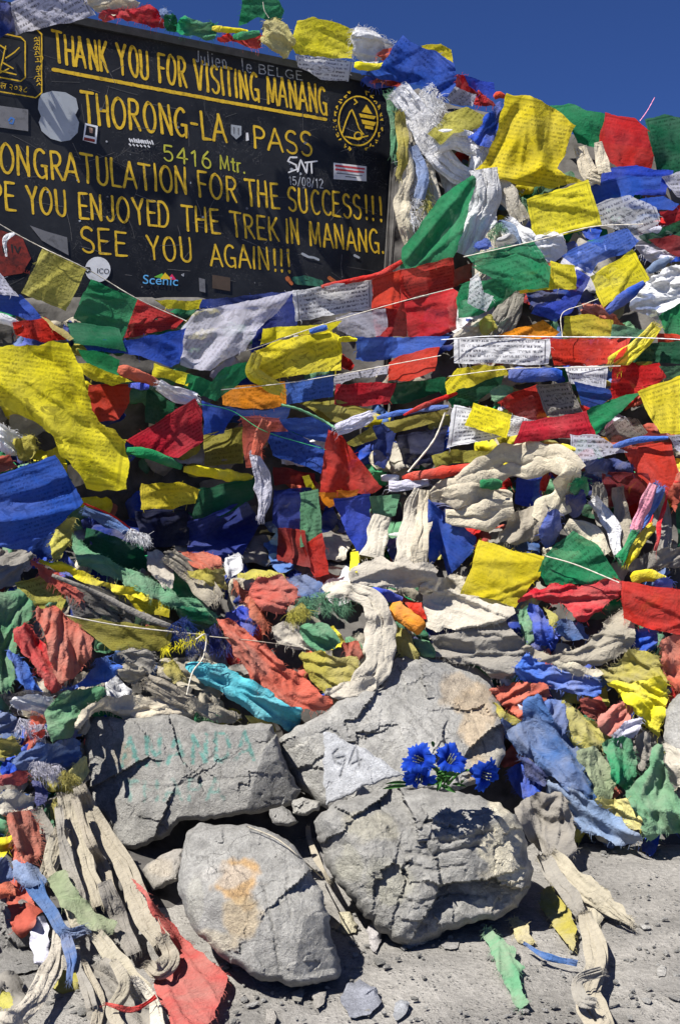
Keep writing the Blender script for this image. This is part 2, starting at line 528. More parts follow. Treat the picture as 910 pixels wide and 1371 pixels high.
SEED = [11]
def link_at_base(name, V3, faces, mat, **kw):
    V3 = np.asarray(V3, float)
    loc = np.array([V3[:, 0].mean(), V3[:, 1].mean(), V3[:, 2].min()])
    o = mesh(name, V3 - loc, faces, mat, **kw)
    o.location = loc
    return o

def fringe(V3, faces, border_px, Yb, rr, amount, length, cen):
    """loose threads along a torn border, added to the same mesh"""
    n = len(border_px)
    out_v = []; base_n = len(V3)
    for i in range(n):
        nx = noise(border_px[i, 0] * .035, border_px[i, 1] * .035, 5)
        kk = amount * (1.0 if nx > -.05 else .25)
        for _ in range(int(kk) + (rr.rand() < kk - int(kk))):
            p = border_px[i]; q = border_px[(i + 1) % n]; t = q - p
            L = np.hypot(*t) + 1e-6
            nr = np.array([t[1], -t[0]]) / L
            if np.dot(nr, p - cen) < 0: nr = -nr
            p0 = p + t * rr.rand()
            d = nr + np.array([.55 * noise(p[0] * .07, p[1] * .07, 9) * 2, .35]) + rr.normal(0, .25, 2)
            d /= np.hypot(*d)
            l = length * rr.uniform(.3, 1.15); wd = rr.uniform(.18, .42)
            side = np.array([d[1], -d[0]])
            mid = p0 + d * l * .5 + side * rr.uniform(-.22, .22) * l
            end = p0 + d * l * .9 + side * rr.uniform(-.35, .35) * l + np.array([0, .32 * l])
            y0 = Yb[i] - .001; y1 = y0 - rr.uniform(-.002, .010)
            k = base_n + len(out_v)
            for pp, ww, yy in ((p0 - d * 2, wd, y0), (mid, wd * .8, (y0 + y1) / 2 - .001), (end, wd * .25, y1)):
                out_v.append(P3(*(pp + side * ww), yy)); out_v.append(P3(*(pp - side * ww), yy))
            faces += [(k, k + 2, k + 3, k + 1), (k + 2, k + 4, k + 5, k + 3)]
    return np.concatenate([V3, np.array(out_v)]) if out_v else V3

def cloth(kind, color, o, label, pts, only_geo=False, ridges=()):
    SEED[0] += 17
    seed = SEED[0]; rr = np.random.RandomState(seed)
    flag = kind in 'fpg'
    step = o.get('s', 2.7 if flag else 2.1)
    amp = o.get('a', .0085 if flag else .013) * (1.35 if flag else 1.7); lam = o.get('l', .06 if flag else .042)
    off = o.get('o', .05 if flag else .02)
    q4 = pts if len(pts) == 4 else None
    pts = [np.array(p, float) for p in pts]
    if flag:
        # sag and slight waviness along the straight edges
        ol = resample(pts, step * .9)
        ol = ol + np.stack([noise(ol[:, 0] * .05, ol[:, 1] * .05, seed + 5), noise(ol[:, 0] * .05, ol[:, 1] * .05, seed + 6)], 1) * o.get('wob', 3.2)
        ol = ol + np.stack([noise(ol[:, 0] * .3, ol[:, 1] * .3, seed + 7), noise(ol[:, 0] * .3, ol[:, 1] * .3, seed + 8)], 1) * .9
    else:
        ol = resample(chaikin(pts, .16), step * .9)
        ol = ol + np.stack([noise(ol[:, 0] * .06, ol[:, 1] * .06, seed + 5), noise(ol[:, 0] * .06, ol[:, 1] * .06, seed + 6)], 1) * 7.0
        ol = ol + np.stack([noise(ol[:, 0] * .35, ol[:, 1] * .35, seed + 7), noise(ol[:, 0] * .35, ol[:, 1] * .35, seed + 8)], 1) * 1.5
    outline = [tuple(p) for p in ol]
    ytop = min(p[1] for p in pts)
    if 'S' in o:
        bf = lambda x, y: sign_Y(x) + 0 * y
    elif flag:
        ym = ytop + .35 * (max(p[1] for p in pts) - ytop)
        tl = o.get('t', rr.uniform(-.25, .35))
        xc = sum(p[0] for p in pts) / len(pts); yw = o.get('y', rr.uniform(-.22, .12))
        bf = lambda x, y: base_Y(.35 * x + .65 * xc, np.minimum(y, ym)) - (tl * (y - ym) + yw * (x - xc) * -1) / F * 4.0
    else:
        bf = base_Y
    rad = o.get('r', 5)
    gap = o.get('gp', .010 if flag else .010 + amp * .3)
    sample, commit = drape(outline, off, gap, int(rad), bf)
    V, Fc, onb = tri_fill(ol, step)
    if len(Fc) < 3: return None
    D = sample(V[:, 0], V[:, 1])
    c = V - V.mean(0)
    if 'd' in o:
        th = math.radians(o['d'])
    else:
        cv = np.cov(c.T); ev, evec = np.linalg.eigh(cv); mvec = evec[:, 1]
        th = math.atan2(mvec[1], mvec[0]) + rr.uniform(-.45, .45)
    mpp = D / F
    a = (c[:, 0] * math.cos(th) + c[:, 1] * math.sin(th)) * mpp; b = (-c[:, 0] * math.sin(th) + c[:, 1] * math.cos(th)) * mpp
    h = folds(a, b, seed, lam, amp, .25 if flag else .30, 6.0 if flag else 5.0)
    nr = o.get('k', max(1, int(np.ptp(b) / (.07 if flag else .032))))
    h = h + rucks(a, b, seed * .37, rr, int(min(nr, 9)), (.011 if flag else .020) * min(1.0, np.ptp(b) / .10), .022 if flag else .017)
    dist = seg_dist(V[:, 0], V[:, 1], outline[::2], True) * mpp
    bw = o.get('bw', .016); bul = o.get('b', .001 if flag else .012)
    edge = (1 - np.clip(dist / bw, 0, 1)) ** 2
    if flag:   # hang from the upper edge: folds grow towards the free end
        vv = (V[:, 1] - ytop) / max(8, max(p[1] for p in pts) - ytop)
        h = h * (.55 + .6 * np.clip(vv, 0, 1))
    bul = bul * (.35 + 1.6 * noise(V[:, 0] * .045, V[:, 1] * .045, seed + 12))
    for hh, sg, pl in ridges:
        h = h + hh * np.exp(-(seg_dist(V[:, 0], V[:, 1], pl) / sg) ** 1.5)
    Y = D - h + bul * edge + (0 if flag else rr.uniform(0, .003))
    V3 = P3(V[:, 0], V[:, 1], Y)
    commit(amp * .4)
    faces = list(Fc)
    fr = o.get('x', .06 if flag else .5) * .8
    if q4 is not None:
        uv = inv_quad(V, q4)
    else:
        e = pts[1] - pts[0]; e /= np.hypot(*e) + 1e-6; e2 = np.array([-e[1], e[0]])
        if 'D' in o:
            e = np.array([math.cos(math.radians(o['D'])), math.sin(math.radians(o['D']))]); e2 = np.array([-e[1], e[0]])
        pu = V @ e; pv = V @ e2
        uv = np.stack([(pu - pu.min()) / np.ptp(pu), 1 - (pv - pv.min()) / np.ptp(pv)], 1)
    if fr > 0:
        n0 = len(V3)
        Yb = np.interp(np.arange(len(ol)), np.arange(len(ol)), sample(ol[:, 0], ol[:, 1]))
        V3 = fringe(V3, faces, ol, Yb, rr, fr, o.get('xl', 9.0) * .8, V.mean(0))
        uv = np.concatenate([uv, np.zeros((len(V3) - n0, 2))])
    if only_geo: return V3, faces
    wpx = np.hypot(*(pts[1] - pts[0])) if q4 is not None else np.ptp(V[:, 0]); hpx = np.hypot(*(pts[3] - pts[0])) if q4 is not None else np.ptp(V[:, 1])
    uv2 = uv * np.array([max(8, wpx / 2.1), max(4, round(hpx / 6.2))])
    m = cloth_mat(color, True if kind in 'pg' else ('faint' if kind == 'f' else False), o.get('h', .33 if kind == 'g' else (.07 if kind == 'f' and rr.rand() < .6 else 0.0)), o.get('q', 0.0 if flag else .18))
    return link_at_base('prayer_flag' if flag else 'rag', V3, faces, m, uv=uv, uv2=uv2)

def path_depth(P, wpx, off, gap, smooth=6):
    """depth along a path, lying over what is there"""
    n = len(P)
    D = np.zeros(n)
    T = np.gradient(P, axis=0); T /= (np.hypot(T[:, 0], T[:, 1])[:, None] + 1e-6); Nn = np.stack([-T[:, 1], T[:, 0]], 1)
    best = np.full(n, 1e6)
    for v in np.linspace(-1, 1, 7):
        q = P + Nn * (wpx * v)[:, None]
        i = np.clip(((q[:, 0] - BX0) / CELL).round().astype(int), 0, BW - 1); j = np.clip(((q[:, 1] - BY0) / CELL).round().astype(int), 0, BH - 1)
        best = np.minimum(best, np.minimum(buf[j, i] - gap, base_Y(q[:, 0], q[:, 1]) - off))
    for _ in range(max(1, smooth // 3)):
        best = np.minimum(best, np.minimum(np.r_[best[1:], best[-1]], np.r_[best[0], best[:-1]]))
    for _ in range(smooth * 2):
        best = .5 * best + .25 * (np.r_[best[1:], best[-1]] + np.r_[best[0], best[:-1]])
    return best, T, Nn

def commit_poly(outline, Y):
    xs = outline[:, 0]; ys = outline[:, 1]
    i0 = int(max(0, (xs.min() - BX0) // CELL)); i1 = int(min(BW - 1, (xs.max() - BX0) // CELL + 1)); j0 = int(max(0, (ys.min() - BY0) // CELL)); j1 = int(min(BH - 1, (ys.max() - BY0) // CELL + 1))
    X = gx[j0:j1 + 1, i0:i1 + 1]; Yp = gy[j0:j1 + 1, i0:i1 + 1]
    return i0, i1, j0, j1, X, Yp

def stamp(P, wpx, D):
    """record a path-shaped thing in the pile"""
    for (x, y), r, d in zip(P, wpx, D):
        i0 = int(max(0, (x - r - BX0) // CELL)); i1 = int(min(BW - 1, (x + r - BX0) // CELL + 1)); j0 = int(max(0, (y - r - BY0) // CELL)); j1 = int(min(BH - 1, (y + r - BY0) // CELL + 1))
        if i1 <= i0 or j1 <= j0: continue
        m = np.hypot(gx[j0:j1 + 1, i0:i1 + 1] - x, gy[j0:j1 + 1, i0:i1 + 1] - y) <= r
        sl = buf[j0:j1 + 1, i0:i1 + 1]
        sl[m] = np.minimum(sl[m], d)

def spread(ws, n):
    return np.interp(np.linspace(0, 1, n), np.linspace(0, 1, len(ws)), ws)

def ribbon(color, o, label, pts, name='offering_scarf'):
    """a long scarf or strip along a path, pleated lengthwise"""
    SEED[0] += 17
    seed = SEED[0]; rr = np.random.RandomState(seed)
    P = resample(catmull(pts, 10), 3.0, False)
    n = len(P)
    wid = spread(o.get('w', [9]), n) * (1 + .22 * noise(np.arange(n) * .09, np.zeros(n), seed))
    D, T, Nn = path_depth(P, wid, o.get('o', .02), .008)
    mpp = D.mean() / F
    arc = np.r_[0, np.cumsum(np.hypot(*np.diff(P, axis=0).T))] * mpp
    m = int(o.get('m', 1 if wid.max() < 5 else max(2, min(8, round(wid.max() / 2.5)))))
    lam = o.get('l', .022); amp = o.get('a', .008)
    V3 = np.zeros((0, 3)); faces = []; UV = np.zeros((0, 2))
    order = rr.permutation(m)
    for q in range(m):
        c0 = 0 if m == 1 else (-1 + 2 * (q + .5) / m) * .86
        lat = c0 + 1.15 / m * 2 * noise(arc / .085 + 3 * q, np.full(n, q * 5.3), seed)
        hw = (1.0 if m == 1 else 1.75 / m) * (1 + .75 * noise(arc / .06, np.full(n, q * 3.7 + 1), seed + 2))
        nv = 11
        vs = np.linspace(-1, 1, nv)
        A, Bv = np.meshgrid(arc, vs, indexing='ij')
        lv = lat[:, None] + hw[:, None] * Bv
        bb = lv * wid[:, None] * mpp
        h = folds(A, bb + q * .3, seed + q, lam * .55, amp * .62, .6, 8.0, .7)
        rnd = np.sqrt(np.maximum(0, 1 - Bv ** 2)) * (hw * wid)[:, None] * mpp * (.42 if m > 1 else .25)
        dep = (order[q] / max(1, m - 1)) * wid.mean() * mpp * .35 if m > 1 else 0.0
        dep = dep + wid[:, None] * mpp * .22 * noise(A / .12, A * 0 + q * 7.7, seed + 4)
        Q = P[:, None, :] + Nn[:, None, :] * (lv * wid[:, None])[..., None]
        ev = .010 * noise(A / .05 + q * 2.1, Bv * .8, seed + 6) * (Bv ** 2)
        Y = D[:, None] - h - rnd - dep - ev
        k0 = len(V3)
        V3 = np.concatenate([V3, P3(Q[..., 0], Q[..., 1], Y).reshape(-1, 3)])
        UV = np.concatenate([UV, np.stack([A.ravel(), Bv.ravel()], 1)])
        faces += [(k0 + i * nv + j, k0 + i * nv + j + 1, k0 + (i + 1) * nv + j + 1, k0 + (i + 1) * nv + j) for i in range(n - 1) for j in range(nv - 1)]
        if o.get('x', .5) > 0:
            for E, sgn, dd in ((Q[0], -1, Y[0].min()), (Q[-1], 1, Y[-1].min())):
                cen = P[min(n - 1, 8)] if sgn < 0 else P[max(0, n - 9)]
                V3 = fringe(V3, faces, E, np.full(len(E), dd), rr, o.get('x', .5) * 1.1, o.get('xl', 9), cen)
            UV = np.concatenate([UV, np.zeros((len(V3) - len(UV), 2))])
    uv = UV
    stamp(P, wid * .95, D - wid * mpp * .5)
    m = cloth_mat(color, False, o.get('h', 0), o.get('q', .18))
    return link_at_base(name, V3, faces, m, uv=uv)

def roll(color, o, label, pts, name='rolled_flag', mat=None, flat=.75):
    """a flag wound round its cord: a creased tube with thickness all round"""
    SEED[0] += 17
    seed = SEED[0]
    P = resample(catmull(pts, 10) if len(pts) > 2 else pts + [], 3.0, False)
    P = np.concatenate([P, [np.array(pts[-1], float)]])
    n = len(P)
    wid = spread(o.get('w', [6]), n) * (1 + .30 * noise(np.arange(n) * .14, np.zeros(n), seed)) * (1 - .35 * np.abs(np.linspace(-1, 1, n)) ** 5)
    D, T, Nn = path_depth(P, wid, o.get('o', .03), .004)
    mpp = D.mean() / F
    rm = wid * mpp
    Dc = D - rm
    k = 18
    th = np.linspace(0, 2 * math.pi, k, endpoint=False)
    A, TH = np.meshgrid(np.arange(n) * 3.0 * mpp, th, indexing='ij')
    rad = 1 + .30 * noise(A / .04, np.sin(TH) * 1.3, seed) + .22 * np.abs(noise(A / .05 + np.cos(TH), np.sin(TH + A / .06) * 2.2, seed + 3)) * 1.6 + .13 * np.cos(TH * 2 + A / .05) - .10
    lat = np.cos(TH) * rad * wid[:, None]; dep = np.sin(TH) * rad * rm[:, None] * flat
    Q = P[:, None, :] + Nn[:, None, :] * lat[..., None]
    V3 = P3(Q[..., 0], Q[..., 1], Dc[:, None] - dep).reshape(-1, 3)
    faces = [(i * k + j, i * k + (j + 1) % k, (i + 1) * k + (j + 1) % k, (i + 1) * k + j) for i in range(n - 1) for j in range(k)]
    if 'open' not in o:
        for i, s in ((0, 1), (n - 1, -1)):
            c = len(V3); V3 = np.concatenate([V3, [V3[i * k:(i + 1) * k].mean(0)]])
            faces += [(i * k + j, c, i * k + (j + 1) % k) for j in range(k)]
    stamp(P, wid * .9, Dc - rm * .9)
    uv = np.zeros((len(V3), 2)); uv[:n * k, 0] = (A / A.max()).ravel(); uv[:n * k, 1] = (TH / 6.2832).ravel()
    m = mat or cloth_mat(color, 'P' in o, 0, o.get('q', .05))
    return link_at_base(name, V3, faces, m, uv=uv)

def tuft(color, o, label, pts, name='frayed_tuft'):
    """a matted tuft of loose threads"""
    SEED[0] += 17
    rr = np.random.RandomState(SEED[0])
    P = resample(catmull(pts, 6), 2.0, False) if len(pts) > 2 else np.concatenate([resample(pts, 2.0, False), [np.array(pts[-1], float)]])
    n = len(P)
    wid = spread(o.get('w', [8]), n)
    D, T, Nn = path_depth(P, wid, o.get('o', .03), .006)
    V = []; Fc = []
    L = o.get('xl', 14)
    for _ in range(int(o.get('n', 260) * 1.4)):
        i = rr.randint(n)
        p = P[i] + Nn[i] * wid[i] * rr.uniform(-.8, .8)
        ang = math.radians(o.get('d', 80)) + 1.3 * noise(np.array([p[0] * .08]), np.array([p[1] * .08]), 3)[0] * 2 + rr.normal(0, .55)
        d = np.array([math.cos(ang), math.sin(ang)]); curl = rr.uniform(-.8, .8)
        l = L * rr.uniform(.3, 1.0); wd = rr.uniform(.2, .5)
        y = D[i] - rr.uniform(0, .02)
        k0 = len(V); q = p.copy()
        for s in range(5):
            side = np.array([-d[1], d[0]])
            ww = wd * (1 - s / 5.2)
            V.append(P3(*(q + side * ww), y)); V.append(P3(*(q - side * ww), y))
            q = q + d * l / 4; y += rr.uniform(-.006, .006)
            d = d + np.array([rr.normal(0, .22), .24]); d /= np.hypot(*d)
            c, s_ = math.cos(curl * .35), math.sin(curl * .35); d = np.array([d[0] * c - d[1] * s_, d[0] * s_ + d[1] * c])
        for s in range(4):
            Fc.append((k0 + 2 * s, k0 + 2 * s + 2, k0 + 2 * s + 3, k0 + 2 * s + 1))
    stamp(P, wid * .8, D - .012)
    return link_at_base(name, np.array(V), Fc, cloth_mat(color, False, 0, o.get('q', .1)))

cord_mats = {}
def cord(color, o, label, pts, name='flag_cord'):
    SEED[0] += 17
    seed = SEED[0]
    P = resample(catmull(pts, 10) if len(pts) > 2 else pts, 4.0, False)
    P = np.concatenate([P, [np.array(pts[-1], float)]])
    n = len(P)
    r = o.get('w', [1.0])[0] * .58
    if 'S' in o: D = np.minimum(sign_Y(P[:, 0]) - o.get('o', .03), path_depth(P, np.full(n, r), .0, .004, 10)[0])
    else: D = path_depth(P, np.full(n, r), o.get('o', .05), .003, 10)[0]
    _, T, Nn = path_depth(P, np.full(n, r), 0, 0, 1)
    k = 6; rm = r * D / F
    V = []
    for j in range(k):
        t = 2 * math.pi * j / k
        q = P + Nn * (r * math.cos(t) * (1 + .2 * np.sin(np.arange(n) * 1.9)))[:, None]
        V.append(P3(q[:, 0], q[:, 1], D - rm * math.sin(t)))
    V = np.stack(V, 1).reshape(-1, 3)
    faces = [(i * k + j, i * k + (j + 1) % k, (i + 1) * k + (j + 1) % k, (i + 1) * k + j) for i in range(n - 1) for j in range(k)]
    faces += [tuple(range(k)), tuple(range((n - 1) * k, n * k))[::-1]]
    if color not in cord_mats: cord_mats[color] = simple('cord_' + color, PAL[color], .9, .25, 90)
    return link_at_base(name, V, faces, cord_mats[color])

def parse_opts(s):
    o = {}
    for t in s.split():
        for key in ('y', 'k', 'gp', 'xl', 'bw', 'wob', 'open', 'o', 'd', 'D', 'a', 'l', 'm', 'w', 'b', 'x', 'S', 't', 'r', 'h', 'q', 'n', 's', 'P'):
            if t.startswith(key):
                v = t[len(key):]
                if key == 'w': o[key] = [float(k) for k in v.split('/')]
                elif v == '': o[key] = True
                else: o[key] = float(v)
                break
    return o

GROUPS = {'f': 'prayer flags strung over the cairn', 'r': 'loose rags heaped over the cairn', 's': 'offering scarves and strips tied on the cairn',
          't': 'flags rolled up on their cords', 'u': 'frayed tufts of thread', 'c': 'cords holding the prayer flags'}
CATS = {'f': 'prayer flag', 'r': 'rag', 's': 'scarf', 't': 'rolled flag', 'u': 'tuft', 'c': 'cord'}
def lay(table):
    for line in table.strip().splitlines():
        line = line.strip()
        if not line or line.startswith('#'): continue
        kind, color, opts, label, pts, *more = [q.strip() for q in line.split('|')]
        o = parse_opts(opts)
        pts = [tuple(float(c) for c in p.split(',')) for p in pts.split()]
        cx_ = sum(p[0] for p in pts) / len(pts); cy_ = sum(p[1] for p in pts) / len(pts)
        if 165 < cx_ < 480 and 555 < cy_ < 725 and o.get('o', 0) >= .2: o['o'] += .17
        fn = {'s': ribbon, 't': roll, 'u': tuft, 'c': cord}.get(kind)
        rid = []
        for q in (more[0].split(';') if more else ()):
            hd, pl = q.split(':'); hh, sg = hd.split(',')
            rid.append((float(hh), float(sg), [tuple(float(c) for c in p.split(',')) for p in pl.split()]))
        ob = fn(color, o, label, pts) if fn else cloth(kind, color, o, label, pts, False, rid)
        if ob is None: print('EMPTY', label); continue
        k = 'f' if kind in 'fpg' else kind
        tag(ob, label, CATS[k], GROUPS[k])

# ------------------------------------------------------------------ ground
def ground():
    xs = np.r_[np.array([-300, -60, -15, -6]), np.linspace(-3.2, 3.2, 170), np.array([6, 15, 60, 300])]
    ys = np.r_[np.array([-60, -12, -3, 0.2]), np.linspace(1.4, 6.6, 150), np.array([9, 20, 70, 500])]
    X, Y = np.meshgrid(xs, ys)
    Z = .011 * fbm(X * 2.2, Y * 2.2, 3, 3) + .007 * fbm(X * 11, Y * 11, 7, 3) - .004
    Z = np.where((np.abs(X) < 3.3) & (Y > 1.3) & (Y < 6.7), Z, -.01)
    nx, ny = len(xs), len(ys)
    F_ = [(j * nx + i, j * nx + i + 1, (j + 1) * nx + i + 1, (j + 1) * nx + i) for j in range(ny - 1) for i in range(nx - 1)]
    s = N('gravel_ground'); pos = s.pos()
    a = s.noise(pos, 3.2, 6, .65, .4); b = s.noise(pos, 60, 5, .7); c = s.noise(pos, 300, 3, .7)
    col = s.mix(s.mapr(a, .35, .68), (.19, .183, .172), (.35, .335, .312))
    hsv = s.n('ShaderNodeHueSaturation'); s.l(col, hsv.inputs['Color'])
    s.l(s.math('MULTIPLY', s.mapr(b, .3, .7, .72, 1.22), s.mapr(c, .3, .7, .8, 1.2)), hsv.inputs['Value'])
    vor = s.n('ShaderNodeTexVoronoi'); s.l(pos, vor.inputs['Vector']); vor.inputs['Scale'].default_value = 75; vor.inputs['Randomness'].default_value = 1
    peb = s.math('MULTIPLY', s.mapr(vor.outputs['Distance'], .12, .38, 1, 0), s.mapr(s.noise(pos, 16, 3), .45, .6))
    h = s.math('ADD', s.math('ADD', s.math('MULTIPLY', b, .8), s.math('MULTIPLY', c, .35)), s.math('MULTIPLY', peb, .5))
    s.principled(hsv.outputs[0], .95, s.bump(h, .85, .014), .12)
    o = mesh('ground', np.stack([X, Y, Z], -1).reshape(-1, 3), F_, s.m)
    tag(o, 'grey gravelly ground in front of the cairn', None, None, 'structure')

# ------------------------------------------------------------------ cairn core: the stony mound the cloth is piled on
def cairn_core():
    xs = np.arange(-320, 1261, 16.0)
    V = []; nx = len(xs); rows = 84
    for x in xs:
        top = 398.0 if x < 528 else float(np.interp(x, [528, 560, 600, 700, 800, 920, 1100, 1260], [130, 118, 140, 160, 190, 205, 220, 240]))
        ys = np.linspace(top, 1215, rows - 3)
        Y = base_Y(np.full_like(ys, x), ys) + .07 + .045 * fbm(x * .02 + 0 * ys, ys * .02, 5, 4)
        if x < 528: Y[0] = Y[1] + .02
        P = P3(np.full_like(ys, x), ys, Y)
        P[:, 2] = np.maximum(P[:, 2], -.05)
        t = P[0]
        if x < 528: back = [t + np.array([0, .06, -.02]), t + np.array([0, .12, -.1]), t + np.array([0, .16, -.6])]
        else: back = [t + np.array([0, .4, .02]), t + np.array([0, 1.1, -.5]), t + np.array([0, 2.2, -3.0])]
        V.append(np.concatenate([np.array(back[::-1]), P]))
    V = np.stack(V, 0).reshape(-1, 3)
    F_ = [(i * rows + j, i * rows + j + 1, (i + 1) * rows + j + 1, (i + 1) * rows + j) for i in range(nx - 1) for j in range(rows - 1)]
    o = mesh('cairn_mound', V, F_, simple('cairn_stone', (.10, .095, .09), .95, .35, 14, .6, .05))
    tag(o, 'stony mound buried under the prayer flags', None, None, 'structure')

def heap_underlay():
    """the mass of old cloth nobody could count, under the flags one can tell apart"""
    rr = np.random.RandomState(4)
    keys = ['yel', 'dyel', 'fred', 'red', 'fgrn', 'grn', 'dgrn', 'fblu', 'blu', 'dblu', 'whi', 'bei', 'off', 'gry', 'cre', 'lil']
    wt_top = np.array([5, 4, 3, 4, 3, 4, 4, 3, 5, 5, 3, 3, 2, 2, 2, 2], float)
    wt_bot = np.array([1, 4, 5, 1, 4, 1, 2, 6, 2, 2, 1, 5, 3, 5, 2, 1], float)
    AV, AF, AC = [], [], []
    n = 0
    spots = [(rr.uniform(-310, 1250), rr.uniform(125, 1120)) for _ in range(900)]
    spots += [(rr.uniform(-310, 140), rr.uniform(940, 1330)) for _ in range(90)]
    for x, y in spots:
        if x < 560 and y < 425: continue
        if x > 528 and y < np.interp(x, [528, 600, 700, 800, 920, 1260], [160, 175, 195, 235, 250, 280]): continue
        if y > 1150 and x > 120: continue
        if y > 990 and 110 < x < 700: continue
        bot = y > 760 + 60 * rr.randn()
        wt = wt_bot if bot else wt_top
        key = keys[rr.choice(len(keys), p=wt / wt.sum())]
        L = rr.uniform(36, 85); W = rr.uniform(16, 46); th = rr.uniform(-.7, .7) if not bot else rr.uniform(0, 3.14)
        e = np.array([math.cos(th), math.sin(th)]); f = np.array([-e[1], e[0]])
        c = np.array([x, y])
        pts = [tuple(c - e * L / 2 - f * W / 2 * rr.uniform(.6, 1.2)), tuple(c - f * W / 2 * rr.uniform(.6, 1.2)), tuple(c + e * L / 2 - f * W / 2 * rr.uniform(.5, 1.2)), tuple(c + e * L / 2 + f * W / 2 * rr.uniform(.5, 1.2)), tuple(c + f * W / 2 * rr.uniform(.6, 1.3)), tuple(c - e * L / 2 + f * W / 2 * rr.uniform(.6, 1.2))]
        if max(p[1] for p in pts) > 1300 and x > 130: continue
        g = cloth('r', key, {'s': 4.6, 'gp': .004, 'o': -.03, 'a': .014, 'x': .25 if bot else .06, 'xl': 11, 'b': .03}, '', pts, True)
        if g is None: continue
        v, f_ = g
        AV.append(v); AF += [tuple(i + n for i in q) for q in f_]; n += len(v)
        AC.append(np.tile(np.array(PAL[key]) * rr.uniform(.6, .95), (len(v), 1)))
    o = mesh('cloth_heap', np.concatenate(AV), AF, heap_mat(), col=np.concatenate(AC))
    tag(o, 'tangled mass of old faded flags and scarves packed under the others', None, None, 'stuff')

